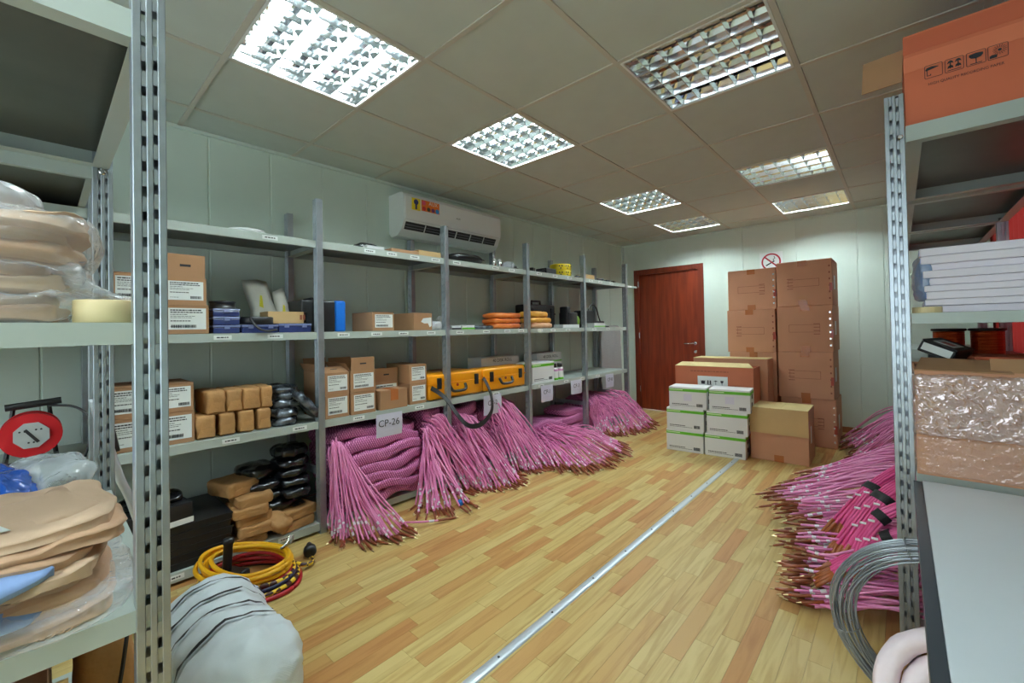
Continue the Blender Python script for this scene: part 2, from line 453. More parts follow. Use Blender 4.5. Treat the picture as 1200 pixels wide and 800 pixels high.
po = bpy.data.objects.new('daylight_portal', pl); COL.objects.link(po); po.location = ((wx0 + wx1) / 2, RY0 - 0.09, (wz0 + wz1) / 2); po.rotation_euler = (math.pi / 2, 0, math.pi)
pl.cycles.is_portal = True
pl2 = bpy.data.lights.new('daylight_portal', 'AREA'); pl2.shape = 'RECTANGLE'; pl2.size = 2.4; pl2.size_y = 1.25
po2 = bpy.data.objects.new('daylight_portal', pl2); COL.objects.link(po2); po2.location = (RX1 + 0.09, 3.2, 1.52); po2.rotation_euler = (math.pi / 2, 0, math.pi / 2)
pl2.cycles.is_portal = True

# baseboards
struct(MB().box(dx1 + 0.004, RX1, RY1 - 0.012, RY1, 0, 0.06).build('baseboard_back', m_base))
struct(MB().box(0.0, 0.012, RY0, RY1 - 0.012, 0, 0.06).build('baseboard_left', m_base))
# corner and ceiling trims
struct(MB().box(0.0, 0.03, RY1 - 0.03, RY1, 0, RZ1).build('trim_1', m_wall))
struct(MB().box(0.0, 0.022, RY0, RY1, RZ1 - 0.018, RZ1).box(0.0, RX1, RY1 - 0.022, RY1, RZ1 - 0.018, RZ1).build('trim_2', m_wall))

# ceiling: backing, tee grid, tiles; light fittings take some cells
ce = struct(MB().box(-0.1, RX1 + 0.1, RY0 - 0.1, RY1 + 0.1, RZ1 + 0.13, RZ1 + 0.2).build('ceiling', mat('ceiling_void', (90, 88, 84), 0.9)))
GX = [0.0] + [0.29 + 0.6 * i for i in range(0, 6) if 0.29 + 0.6 * i < RX1] + [RX1]
GY = [RY0] + [0.6 * j for j in range(-4, 9)] + [RY1]
FIX = {(1, 0): 1, (1, 2): 1, (3, 2): 0, (1, 5): 1, (1, 7): 1, (3, 5): 0, (3, 7): 1, (3, -2): 1, (1, -4): 1, (3, -4): 1}  # last three are unseen, added to brighten the nearest surfaces
tile = MB().prism([(0, 0), (1, 0), (1, 1), (0, 1)], 0, 1, 'z').mesh('ceiling_tile')
gb = MB()
for x in GX[1:-1]: gb.box(x - 0.011, x + 0.011, RY0, RY1, RZ1 - 0.003, RZ1 + 0.02)
for a, b in zip(GX[:-1], GX[1:]):
    for y in GY[1:-1]: gb.box(a + 0.011, b - 0.011, y - 0.011, y + 0.011, RZ1 - 0.003, RZ1 + 0.02)
gb.build('tee_grid', m_grid, ce)
for i in range(len(GX) - 1):
    for j in range(len(GY) - 1):
        if (i - 1, j - 5) in FIX: continue
        put('ceiling_tile', tile, m_ceil, ce, (GX[i] + 0.012, GY[j] + 0.012, RZ1 + 0.0015), scale=(GX[i + 1] - GX[i] - 0.024, GY[j + 1] - GY[j] - 0.024, 0.015))

# louvred fluorescent fittings
def fitting_meshes():
    d = {}
    A = 0.288
    mb = MB()   # rim
    for z0_, z1_, q in ((0, 0.010, 0.010),): mb.box(-A, A, -A, -A + q, z0_, z1_).box(-A, A, A - q, A, z0_, z1_).box(-A, -A + q, -A + q, A - q, z0_, z1_).box(A - q, A, -A + q, A - q, z0_, z1_)
    d['rim'] = mb.mesh('rim')
    d['end_plate'] = MB().prism([(-A + 0.002, 0.010), (-A + 0.010, 0.010), (-A + 0.018, 0.072), (-A + 0.002, 0.072)], -A + 0.002, A - 0.002, 'y').mesh('end_plate')
    d['side_reflector'] = MB().prism([(-A + 0.002, 0.010), (-A + 0.010, 0.010), (-A + 0.016, 0.03), (-A + 0.028, 0.05), (-A + 0.028, 0.072), (-A + 0.002, 0.072)], -A + 0.012, A - 0.012, 'x').mesh('side_reflector')
    d['reflector'] = MB().box(-A, A, -A, A, 0.07, 0.075).mesh('reflector')
    B = A - 0.010; cw = 2 * B / 4
    d['divider'] = MB().prism([(-0.0015, 0.001), (0.0015, 0.001), (0.010, 0.03), (0.021, 0.05), (-0.021, 0.05), (-0.010, 0.03)], -B, B, 'x').mesh('divider')
    d['blade'] = MB().prism([(-0.001, 0.002), (0.001, 0.002), (0.006, 0.03), (-0.006, 0.03)], -cw / 2 + 0.012, cw / 2 - 0.012, 'y').mesh('cross_blade')
    mt = MB(); mt.lathe([(0.013, -B + 0.01), (0.013, B - 0.01)], 12, Matrix.Rotation(math.pi / 2, 4, 'Y'))
    d['tube'] = mt.mesh('tube', True); d['tube_off'] = mt.mesh('tube', True)
    d['cw'] = cw; d['B'] = B
    return d
FM = fitting_meshes()
FL = {(1, 0): 'lit louvred ceiling light nearest the left wall, closest to the camera', (1, 2): 'lit louvred ceiling light in front of the air conditioner', (3, 2): 'large unlit louvred ceiling light reflecting the yellow floor, near the orange carton',
      (1, 5): 'lit louvred ceiling light past the air conditioner, second from the door', (1, 7): 'smallest louvred ceiling light, nearest the door', (3, 5): 'unlit louvred ceiling light in the row above the brown cartons', (3, 7): 'bright white ceiling light nearest the no smoking sign', (3, -2): 'added fill ceiling light above the camera, out of view', (1, -4): 'added fill ceiling light behind the camera on the left', (3, -4): 'added fill ceiling light behind the camera on the right'}
for (i, j), on in FIX.items():
    t = thing('ceiling_light', FL[(i, j)], 'ceiling light', (0.29 + 0.6 * i + 0.3, 0.6 * j + 0.3, RZ1 - 0.004), 0, 'louvred ceiling lights')
    put('rim', FM['rim'], m_white, t); put('reflector', FM['reflector'], m_alu, t)
    for rz_ in (0, math.pi): put('end_plate', FM['end_plate'], m_alu, t, rz=rz_); put('side_reflector', FM['side_reflector'], m_alu, t, rz=rz_)
    for k in range(3): put('divider', FM['divider'], m_alu, t, (0, (k - 1) * FM['cw'], 0))
    for k in range(4):
        yc = (k - 1.5) * FM['cw']
        put('tube', FM['tube'] if on else FM['tube_off'], m_tube if on else m_tube_off, t, (0, yc, 0.052))
        for q in range(6): put('cross_blade', FM['blade'], m_alu, t, ((q - 2.5) * 2 * FM['B'] / 6.4, yc, 0))

# door
d = struct(MB().box(dx0 + 0.07, dx1 - 0.07, RY1 + 0.012, RY1 + 0.052, 0.005, dz - 0.07).build('door_1', m_wood)); d['label'] = 'reddish brown wood veneer door in the back wall'
fr2 = MB(); fr2.box(dx0, dx0 + 0.07, RY1 - 0.014, RY1 + 0.07, 0, dz).box(dx1 - 0.07, dx1, RY1 - 0.014, RY1 + 0.07, 0, dz).box(dx0 + 0.07, dx1 - 0.07, RY1 - 0.014, RY1 + 0.07, dz - 0.07, dz)
fr2.build('door_frame', m_wooddk, d)
h = MB(); hx = dx1 - 0.07 - 0.055; hz = 0.93
h.lathe([(0.024, 0), (0.024, 0.008), (0.018, 0.010)], 16, Matrix.Translation((hx, RY1 + 0.012, hz)) @ Matrix.Rotation(math.pi / 2, 4, 'X'))
h.tube([(hx, RY1 + 0.006, hz), (hx, RY1 - 0.04, hz), (hx - 0.02, RY1 - 0.046, hz), (hx - 0.13, RY1 - 0.046, hz)], 0.009, 8)
h.build('door_handle', m_chrome, d, smooth=True)
h = MB(); h.lathe([(0.022, 0), (0.022, 0.008), (0.012, 0.010)], 16, Matrix.Translation((hx, RY1 + 0.012, hz - 0.11)) @ Matrix.Rotation(math.pi / 2, 4, 'X')); h.build('lock_rose', m_chrome, d, smooth=True)
for z in (0.25, 1.0, 1.72): MB().lathe([(0.006, 0), (0.006, 0.08)], 8).build('hinge', m_chrome, d, loc=(dx0 + 0.07, RY1 - 0.018, z))
# ------------------------------------------------------------------ bolted steel shelving
PW, PD, PT = 0.052, 0.036, 0.002
def post_mesh(h, mirror=False):
    """slotted face in y=0 looking to -y, x 0..PW; plain flange at x=PW going +y"""
    mb = MB()
    xs = [(0.0, 0.0140), (0.0212, 0.0318), (0.0390, PW)]
    for a, b in xs:
        mb.prism([(a, 0.0015), (a + 0.0015, 0.0), (b - 0.0015, 0.0), (b, 0.0015), (b, 0.004), (a, 0.004)], 0, h, 'z')
    n = int(h / 0.05)
    for a, b, ph in ((0.0140, 0.0212, 0.0), (0.0318, 0.0390, 0.008)):
        z = 0.0
        for k in range(n + 1):
            z1 = min(h, k * 0.05 + 0.030 + ph)
            if z1 > z: mb.box(a, b, 0.0018, 0.0035, z, z1)
            z = z1 + 0.020
            if z >= h: break
    mb.box(PW - 0.003, PW, 0.004, PD, 0, h)          # plain flange
    mb.box(0.0, 0.002, 0.004, PD, 0, h)
    mb.box(0.002, PW - 0.003, PD - 0.002, PD, 0, h).box(0.002, PW - 0.003, 0.004, PD - 0.002, h - 0.003, h)   # back web and cap, closed in to keep the slots dark
    if mirror: mb.v = [(PW - x, y, z) for x, y, z in mb.v]; mb.f = [f[::-1] for f in mb.f]
    return mb.mesh('post')
POST = post_mesh(1.94); POSTM = post_mesh(1.94, True)

def shelf_mesh(w, d, lip=0.042, ret=0.022):
    """w along x, d along y from 0 to d, top surface z=0"""
    t = 0.0015
    mb = MB(); mb.box(0, w, 0, d, -t, 0)
    mb.box(0, w, 0, t, -lip, -t).box(0, w, d - t, d, -lip, -t).box(0, t, t, d - t, -lip, -t).box(w - t, w, t, d - t, -lip, -t)
    mb.box(t, w - t, t, ret, -lip, -lip + t).box(t, w - t, d - ret, d - t, -lip, -lip + t)
    mb.box(t, ret, ret, d - ret, -lip, -lip + t).box(w - ret, w - t, ret, d - ret, -lip, -lip + t)
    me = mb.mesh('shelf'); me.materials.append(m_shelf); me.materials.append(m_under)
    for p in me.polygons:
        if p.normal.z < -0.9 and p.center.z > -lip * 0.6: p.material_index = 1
    return me
BOLT = MB().lathe([(0.009, 0), (0.009, 0.003), (0.006, 0.006)], 8).mesh('bolt')

# --- long row on the left wall; front at X=0.5
row = thing('shelving_row', 'long galvanised steel shelving row with bays along the left wall', 'shelving', (0, 0, 0))
YP = [-1.293, -0.357, 0.578, 1.514, 2.451, 3.387, 4.322]       # +Y edge of each front post
for y in YP:
    put('post', POST, m_steel, row, (0.5 - PW, y - PD, 0))
    put('post', POSTM, m_steel, row, (0.012, y - PD, 0))
    MB().box(0.066, 0.446, y - PD + 0.004, y - PD + 0.008, 0.33, 0.37).box(0.066, 0.446, y - PD + 0.008, y - PD + 0.02, 0.366, 0.37).build('side_brace', m_steel, row)
SZ = [0.06, 0.645, 1.163, 1.695]
SM = shelf_mesh(0.934, 0.468)
shelves = {}
for bay in range(6):
    for k, z in enumerate(SZ):
        o = put('shelf', SM, m_shelf, row, (0.490, YP[bay] - PD + 0.002 + 0.018, z), rz=RX)
        shelves[(bay - 1, k)] = o
# sticker labels on the shelf lips: (bay, level, y centre)
stk = MB().box(-0.038, 0.038, -0.0012, 0, -0.031, -0.009).mesh('shelf_label')
def sticker_print(seed):
    r = random.Random(seed); mb = MB(); x = -0.026
    while x < 0.024:
        w = r.uniform(0.006, 0.014); mb.quad(x, min(x + w, 0.028), -0.023, -0.017, -0.0016); x += w + 0.003
    return mb.mesh('print')
SPR = [sprt for sprt in (sticker_print(k) for k in range(4))]
LBL = [(0, 3, 0.30), (1, 3, 0.88), (1, 3, 1.04), (1, 3, 1.22), (1, 3, 1.40), (2, 3, 1.60), (2, 3, 2.02), (2, 3, 2.22), (3, 3, 2.6), (3, 3, 2.85), (3, 3, 3.1), (4, 3, 3.5), (4, 3, 3.7), (4, 3, 3.95),
       (0, 2, 0.08), (0, 2, 0.32), (1, 2, 0.70), (1, 2, 0.92), (1, 2, 1.12), (1, 2, 1.35), (2, 2, 1.62), (2, 2, 1.9), (2, 2, 2.15), (2, 2, 2.33), (3, 2, 2.6), (3, 2, 2.8), (3, 2, 3.05), (4, 2, 3.55), (4, 2, 3.85),
       (0, 1, 0.11), (0, 1, 0.44), (1, 1, 0.79), (1, 1, 1.24), (2, 1, 2.0), (3, 1, 2.6), (3, 1, 3.0), (3, 1, 3.3), (4, 1, 3.6), (0, 0, -0.12), (0, 0, 0.36)]
for q, (b, k, y) in enumerate(LBL):
    s = shelves[(b, k)]
    o = put('shelf_label', stk, m_label, s, (y - s.location.y, 0, 0))
    put('print', SPR[q % 4], m_ink, s, (y - s.location.y, 0, 0))

# --- shorter row that stands across the room, end toward the camera
cross = thing('shelving_unit', 'near steel shelving unit holding folded tan clothes, slotted post in front', 'shelving', (0, 0, 0))
yf = -0.355
for x in (1.908, 0.962):
    put('post', POST, m_steel, cross, (x, yf - PW, 0), rz=RX)
    put('post', POSTM, m_steel, cross, (x, -0.90, 0), rz=RX)
CZ = [0.06, 0.626, 1.181, 1.795]
SM1 = shelf_mesh(0.944, 0.50, lip=0.042, ret=0.045); SM1b = shelf_mesh(0.944, 0.50, lip=0.055, ret=0.042)
for k, z in enumerate(CZ):
    put('shelf', SM1b if k == 3 else SM1, m_shelf, cross, (0.958, yf - 0.51, z))
put('shelf', shelf_mesh(0.895, 0.498), m_shelf, cross, (0.062, -0.897, 1.742))
for x in (1.878, 0.945): put('bolt', BOLT, m_chrome, cross, (x, yf - 0.035, 1.735), rot=(0, RX, 0))
put('bolt', BOLT, m_chrome, cross, (0.965, yf - 0.027, 1.725), rot=(0, RX, 0)); put('bolt', BOLT, m_chrome, cross, (0.965, yf - 0.027, 1.14), rot=(0, RX, 0))

# --- row on the right, seen end on
rr = thing('shelving_row', 'steel shelving row on the right, seen end on behind one slotted post', 'shelving', (0, 0, 0))
YR = [1.45, 2.48, 3.50, 4.52]
for y in YR:
    put('post', POSTM, m_steel, rr, (2.990, y, 0))
    put('post', POST, m_steel, rr, (3.485, y, 0))
RZ = [0.10, 0.645, 1.182, 1.826]
SR = shelf_mesh(0.490, 0.985, lip=0.036, ret=0.03); SRb = shelf_mesh(0.490, 0.985, lip=0.055, ret=0.042)
for b in range(3):
    for k, z in enumerate(RZ):
        zz = z
        if b and k == 1: zz = 0.96
        put('shelf', SRb if k == 3 else SR, m_shelf, rr, (3.044, YR[b] + 0.006 + 0.03 * (b > 0), zz), )
    for x in (3.03, 3.50): put('bolt', BOLT, m_chrome, rr, (x, YR[b] - 0.001, 1.79), rot=(RX, 0, 0))
# ------------------------------------------------------------------ cartons and printed things
def carton_body(w, d, h, t=0.004, open_top=False):
    mb = MB()
    if open_top:
        mb.box(-w / 2, w / 2, 0, d, 0, t).box(-w / 2, w / 2, 0, t, t, h).box(-w / 2, w / 2, d - t, d, t, h).box(-w / 2, -w / 2 + t, t, d - t, t, h).box(w / 2 - t, w / 2, t, d - t, t, h)
        return mb.mesh('carton_body')
    me = rbox_mesh(w, d, h - 0.003, 0.003, 1, 'carton_body')
    for v in me.vertices: v.co.y += d / 2
    return me

def label_print(w, h, seed, bar=None):
    """rows of small print and a barcode inside a w x h label, centred, facing -y"""
    r = random.Random(seed); mb = MB()
    rows = [(0.40, 0.055, 0.75), (0.30, 0.045, 0.8), (0.20, 0.025, 0.35), (0.12, 0.02, 0.6), (0.05, 0.02, 0.55), (-0.10, 0.04, 0.5), (-0.36, 0.02, 0.2)]
    for zc, th, ln in rows:
        x = -w * 0.45
        while x < -w * 0.45 + ln * w:
            ww = r.uniform(0.03, 0.10) * w
            mb.quad(x, min(x + ww, w * 0.46), h * (zc - th / 2), h * (zc + th / 2), -0.0006); x += ww + 0.015 * w
    bx0, bx1 = bar if bar else r.choice(((-0.43, 0.22), (0.12, 0.44)))
    x = bx0 * w
    while x < bx1 * w:
        ww = r.uniform(0.008, 0.03) * w
        mb.quad(x, min(x + ww, w * 0.46), -h * 0.42, -h * 0.28, -0.0006); x += ww + r.uniform(0.006, 0.014) * w
    return mb.mesh('print')

def carton(name, label, cat, loc, rz, w, d, h, m=None, lab=None, lid=None, flaps=True, group=None, seed=0, tape=False, open_top=False):
    """origin at the middle of the bottom front edge; front looks to local -y"""
    m = m or m_card
    t = thing(name, label, cat, loc, rz, group)
    put('body', carton_body(w, d, h, open_top=open_top or lid is not None), m, t)
    if lid is None and not open_top and flaps:
        MB().box(-w / 2, w / 2, 0.0, d / 2 - 0.001, h - 0.003, h).build('flap', m, t)
        MB().box(-w / 2, w / 2, d / 2 + 0.001, d, h - 0.003, h).build('flap', m, t)
    if lid:      # (height of the raised front flap, lean)
        lh, lean = lid
        mx = Matrix.Translation((0, 0.002, h)) @ Matrix.Rotation(lean, 4, 'X')
        MB().box(-w / 2 + 0.004, w / 2 - 0.004, 0, 0.003, 0, lh, mx).build('flap', m, t)
        mx = Matrix.Translation((-w / 2 + 0.002, 0.0, h)) @ Matrix.Rotation(-0.5, 4, 'Y')
        MB().box(-0.0015, 0.0015, 0.01, d - 0.01, 0, min(0.06, lh), mx).build('flap', m, t)
        mx = Matrix.Translation((0, d, h)) @ Matrix.Rotation(-0.25, 4, 'X')
        MB().box(-w / 2 + 0.004, w / 2 - 0.004, -0.003, 0, 0, lh * 0.9, mx).build('flap', m, t)
        mb = MB(); mb.quad(-0.02, 0.022, lh * 0.48, lh * 0.58, -0.0006, Matrix.Translation((0, 0.002, h)) @ Matrix.Rotation(lean, 4, 'X')); mb.build('flap_print', m_ink, t)
    if lab:
        x0, x1, z0, z1 = lab
        o = MB().box(x0, x1, -0.0012, 0.0, z0, z1).build('label', m_label, t)
        stuff(put('print', label_print(x1 - x0, z1 - z0, seed), m_ink, o, ((x0 + x1) / 2, -0.0012, (z0 + z1) / 2)))
    if tape:
        MB().box(-0.028, 0.028, -0.0012, 0.0, h - 0.07, h + 0.0006).box(-0.028, 0.028, -0.0012, d * 0.98, h, h + 0.0012).build('tape', m_tape, t)
    return t

def rowcarton(name, label, y0, y1, z, h, d=0.30, xf=0.475, **k):
    w = y1 - y0
    if k.pop('stick', True): k['lab'] = (-w / 2 + 0.018, w / 2 - 0.012, 0.022, h - 0.016)
    return carton(name, label, 'carton', (xf, (y0 + y1) / 2, z), RX, w, d, h, **k)

G1 = 'small labelled cartons on the left shelving'
z2, z1, z3, z0 = 1.163, 0.645, 1.695, 0.06
# bay A, middle shelf
rowcarton('labelled_carton', 'lower labelled carton beside the masking tape roll, middle shelf, partly behind the post', -0.325, -0.158, z2, 0.14, group=G1, seed=1)
rowcarton('labelled_carton', 'upper labelled carton of the stack behind the masking tape roll', -0.327, -0.162, z2 + 0.14, 0.138, group=G1, seed=2, xf=0.47)
rowcarton('labelled_carton', 'labelled carton under the open one, beside the blue organiser boxes', -0.148, 0.027, z2, 0.14, group=G1, seed=3)
rowcarton('labelled_carton', 'open labelled carton with raised front flap above the middle shelf, right of the near post', -0.148, 0.017, z2 + 0.14, 0.128, group=G1, seed=4, lid=(0.112, 0.02))
# bay A, lower shelf
rowcarton('labelled_carton', 'lower labelled carton behind the bent metal tube', -0.338, -0.195, z1, 0.148, group=G1, seed=5, xf=0.455)
rowcarton('labelled_carton', 'upper labelled carton above the bent metal tube', -0.338, -0.193, z1 + 0.148, 0.14, group=G1, seed=6, xf=0.45)
rowcarton('labelled_carton', 'lower labelled carton left of the kraft paper packs', -0.186, -0.030, z1, 0.15, group=G1, seed=7, xf=0.455)
rowcarton('labelled_carton', 'upper labelled carton left of the kraft paper packs', -0.186, -0.032, z1 + 0.15, 0.135, group=G1, seed=8, xf=0.452)
# bay B, middle shelf
rowcarton('labelled_carton', 'labelled carton right of the bright blue case', 0.90, 1.058, z2, 0.124, d=0.27, group=G1, seed=9)
t = rowcarton('torn_label_carton', 'plain carton with a torn white label, second right of the blue case', 1.215, 1.372, z2, 0.124, d=0.27, seed=10, stick=False)
MB().prism([(-0.02, 0.06), (0.0, 0.085), (0.03, 0.088), (0.07, 0.092), (0.07, 0.03), (0.055, 0.022), (0.04, 0.05), (0.01, 0.048)], -0.001, 0.0, 'y').build('torn_label', m_label, t)
# bay B, lower shelf
rowcarton('labelled_carton', 'bottom left carton of the four stacked over the CP-26 sheet', 0.588, 0.737, z1, 0.14, group=G1, seed=11)
rowcarton('labelled_carton', 'bottom right carton of the four stacked over the CP-26 sheet', 0.747, 0.912, z1, 0.138, group=G1, seed=12, xf=0.48)
rowcarton('labelled_carton', 'open carton at the top left of the four over the CP-26 sheet', 0.588, 0.738, z1 + 0.14, 0.132, group=G1, seed=13, lid=(0.09, -1.2))
rowcarton('labelled_carton', 'carton with raised front flap, top right of the four over the CP-26 sheet', 0.746, 0.910, z1 + 0.14, 0.13, group=G1, seed=14, lid=(0.085, 0.03), xf=0.48)
t = rowcarton('plain_carton', 'small unlabelled carton turned sideways in front of an open one', 0.945, 1.148, z1, 0.126, d=0.14, xf=0.484, stick=False, tape=True)
rowcarton('labelled_carton', 'open carton behind the small unlabelled carton', 0.98, 1.168, z1, 0.165, d=0.15, xf=0.335, group=G1, seed=15, lid=(0.095, 0.1))
rowcarton('labelled_carton', 'lower of two labelled cartons beside the orange cases', 1.182, 1.322, z1, 0.145, group=G1, seed=16, xf=0.462)
rowcarton('labelled_carton', 'upper of two labelled cartons beside the orange cases', 1.182, 1.324, z1 + 0.145, 0.132, group=G1, seed=17, xf=0.46)

# ------------------------------------------------------------------ kraft paper packs
def pack(label, loc, rz, w, d, h, seed, group, tilt=0.0):
    t = thing('paper_pack', label, 'paper pack', loc, rz, group)
    me = blob_mesh(w, d, h, e=9.0, amp=0.0055, ns=20, seed=seed, n=12, name='wrapping')
    o = put('wrapping', me, m_paperbag, t, rot=(0, tilt, 0))
    # folded end seam on the front
    mb = MB(); mb.prism([(-w * 0.44, h * 0.12), (w * 0.42, h * 0.08), (w * 0.30, h * 0.52), (-w * 0.30, h * 0.48)], -d / 2 - 0.0028, -d / 2 + 0.004, 'y')
    mb.build('end_fold', m_paperbag, t)
    return t
GP = 'kraft paper packs standing on the lower shelf'
for k, (a, b) in enumerate(((-0.022, 0.060), (0.070, 0.142), (0.150, 0.226), (0.234, 0.302))):
    pack('bottom row kraft paper pack, %s from the labelled cartons' % ('first', 'second', 'third', 'fourth')[k], (0.36, (a + b) / 2, z1), RX + 0.03 * (k - 1), b - a, 0.20, 0.116, 20 + k, GP)
for k, (a, b) in enumerate(((0.012, 0.098), (0.098, 0.176), (0.172, 0.262), (0.262, 0.322))):
    pack('top row kraft paper pack, %s from the labelled cartons' % ('first', 'second', 'third', 'fourth')[k], (0.345, (a + b) / 2, z1 + 0.113), RX + 0.06 - 0.03 * k, b - a - 0.002, 0.21, 0.118, 30 + k, GP)

# crumpled dark film bags
def bag(name, label, loc, rot, dims, seed, m, group=None, amp=0.012, ns=14, e=3.2, n=12, cat='bag'):
    o = put(name, blob_mesh(*dims, e=e, amp=amp, ns=ns, seed=seed, n=n, ridge=True, name=name), m, None, loc, rot=rot)
    return tag(o, label, cat, group)
GB = 'dark antistatic bags right of the paper packs'
for k, (dy, dx, dzz, ry, dm) in enumerate(((0.385, 0.37, 0.0, 0.0, (0.13, 0.2, 0.045)), (0.39, 0.36, 0.042, 0.1, (0.14, 0.2, 0.05)), (0.41, 0.33, 0.088, -0.1, (0.15, 0.2, 0.05)), (0.43, 0.31, 0.132, 0.0, (0.17, 0.19, 0.045)), (0.40, 0.30, 0.172, 0.15, (0.16, 0.18, 0.04)))):
    bag('antistatic_bag', 'crumpled dark antistatic bag, %s in its pile by the paper packs' % ('lowest', 'second from below', 'middle one', 'second from the top', 'topmost')[k], (dx, dy, z1 + dzz), (ry * 0.3, 0, RX + ry), dm, 40 + k, m_silver, GB)
o = bag('antistatic_bag', 'shiny dark bag leaning down the front of the antistatic pile', (0.43, 0.478, z1 + 0.085), (0.1, 0.85, RX + 0.1), (0.20, 0.15, 0.045), 47, m_silver, GB)

# ------------------------------------------------------------------ bay A, bottom shelf
GT = 'stacked black trays on the bottom shelf'
for k in range(6):
    t = thing('black_tray', 'flat black ribbed tray, %s in the tray stack, bottom shelf' % ('lowest', 'second from below', 'third from below', 'third from the top', 'second from the top', 'topmost')[k], 'tray', (0.47, -0.105 + 0.006 * (k % 2), z0 + 0.034 * k), RX, GT)
    MB().box(-0.215, 0.215, 0.0, 0.40, 0.0, 0.026).build('tray', m_black, t)
    MB().box(-0.218, 0.218, -0.004, 0.404, 0.026, 0.033).build('rim', m_black, t)
t = thing('black_box', 'black box with crumpled film on top, on the black trays', 'box', (0.36, -0.18, z0 + 0.206), RX + 0.15)
put('body', rbox_mesh(0.24, 0.26, 0.10, 0.006, 2, 'body'), m_black, t)
put('film', blob_mesh(0.22, 0.2, 0.035, e=3, amp=0.014, ns=16, seed=50, n=10, ridge=True, name='film'), m_blackbag, t, (0, 0, 0.102))
MB().box(-0.01, 0.12, -0.1335, -0.1315, 0.005, 0.03).build('label', m_label, t)
GK = 'kraft paper packs piled on the bottom shelf'
pz = z0
for k in range(6):
    h = (0.05, 0.058, 0.05, 0.05, 0.052, 0.075)[k]
    pack('kraft paper pack, %s in the tall pile by the black trays' % ('lowest', 'second from below', 'third from below', 'third from the top', 'second from the top', 'topmost')[k], (0.37 + 0.016 * (k % 2) - (0.09 if k == 5 else 0), 0.205 + 0.012 * ((k * 2) % 3) - (0.05 if k == 5 else 0), pz), RX + 0.08 * ((k % 3) - 1) + (0.25 if k == 5 else 0), 0.17, 0.2, h, 60 + k, GK)
    pz += h - 0.003
pack('kraft paper pack at the foot of the first post, lower one', (0.385, 0.425, z0), RX + 0.2, 0.20, 0.17, 0.055, 70, GK)
pack('torn kraft paper pack at the foot of the first post, upper one', (0.38, 0.445, z0 + 0.053), RX + 0.25, 0.19, 0.16, 0.055, 71, GK)
o = put('torn_paper', blob_mesh(0.13, 0.11, 0.07, e=2.6, amp=0.02, ns=14, seed=72, n=9, ridge=True, name='torn_paper'), m_paperbag, None, (0.43, 0.335, z0 + 0.04), rot=(0, 0.3, 0.4))
tag(o, 'crumpled kraft paper beside the low paper packs', 'paper')
GB2 = 'black film bags piled on the bottom shelf'
bz = [(0.30, 0.36, 0.11, 0.0, (0.19, 0.24, 0.06)), (0.36, 0.44, 0.168, 0.1, (0.15, 0.2, 0.055)), (0.28, 0.34, 0.172, -0.1, (0.20, 0.24, 0.055)), (0.29, 0.30, 0.228, 0.1, (0.19, 0.24, 0.062)), (0.34, 0.45, 0.224, 0.0, (0.16, 0.2, 0.052)), (0.33, 0.44, 0.276, -0.1, (0.16, 0.2, 0.052)), (0.26, 0.29, 0.292, 0.3, (0.17, 0.22, 0.07)), (0.33, 0.44, 0.328, 0.1, (0.16, 0.19, 0.055)), (0.32, 0.44, 0.382, 0.2, (0.17, 0.18, 0.065))]
nm = ('lowest', 'second from below at the front', 'second from below behind', 'middle left', 'middle right', 'right one above the middle', 'upper left with a flat top', 'second from top on the right', 'topmost')
put_under = MB().box(-0.11, 0.11, -0.12, 0.12, 0, 0.108).build('black_crate', m_black, None, (0.29, 0.39, z0)); tag(put_under, 'low black crate under the pile of black bags', 'crate')
for k, (x, y, z, a, dm) in enumerate(bz):
    bag('black_film_bag', 'glossy black bag, %s in the bottom shelf pile' % nm[k], (x, y, z0 + z), (0, 0, RX + a), dm, 80 + k, m_blackbag, GB2, amp=0.011)

# ------------------------------------------------------------------ bay A, middle shelf small things
m_bluebox = mat('blue_translucent_plastic', (50, 62, 118), 0.2, var=0.25, vscale=12, coat=0.3)
m_clearlid = mat('clear_lid_plastic', (116, 128, 176), 0.15, coat=0.4)
GO = 'blue organiser boxes on the middle shelf'
def organiser(label, loc, w, d, h, n):
    t = thing('organiser_box', label, 'box', loc, RX, GO)
    me = rbox_mesh(w, d, h * 0.72, 0.004, 2, 'tray'); put('tray', me, m_bluebox, t)
    put('lid', rbox_mesh(w + 0.004, d + 0.004, h * 0.26, 0.003, 2, 'lid'), m_clearlid, t, (0, 0, h * 0.73))
    for k in range(n): MB().box(-0.012, 0.012, -d / 2 - 0.006, -d / 2 + 0.001, h * 0.55, h * 0.92).build('latch', m_clearlid, t, (w * (k - (n - 1) / 2) * 0.55, 0, 0))
organiser('bottom blue organiser box under the round black spool', (0.36, 0.105, z2), 0.115, 0.2, 0.042, 1)
organiser('middle blue organiser box under the round black spool', (0.36, 0.105, z2 + 0.043), 0.115, 0.2, 0.042, 1)
organiser('top blue organiser box under the round black spool', (0.36, 0.105, z2 + 0.086), 0.115, 0.2, 0.04, 1)
organiser('blue organiser box under the black strap loop', (0.39, 0.255, z2), 0.17, 0.17, 0.044, 2)
organiser('blue organiser box under the small tan carton with white bags', (0.39, 0.43, z2), 0.172, 0.17, 0.05, 2)
t = thing('black_spool', 'round black spool lying on the blue organiser boxes', 'spool', (0.37, 0.11, z2 + 0.128))
MB().lathe([(0.058, 0), (0.06, 0.006), (0.055, 0.008), (0.055, 0.03), (0.06, 0.032), (0.058, 0.04)], 24).build('reel', m_black, t, smooth=True)
MB().lathe([(0.02, 0.0401), (0.02, 0.043), (0.012, 0.044)], 16).build('hub', m_dark, t)
t = thing('black_strap_roll', 'black strap wound into a loop on the blue organiser box', 'strap', (0.40, 0.255, z2 + 0.046))
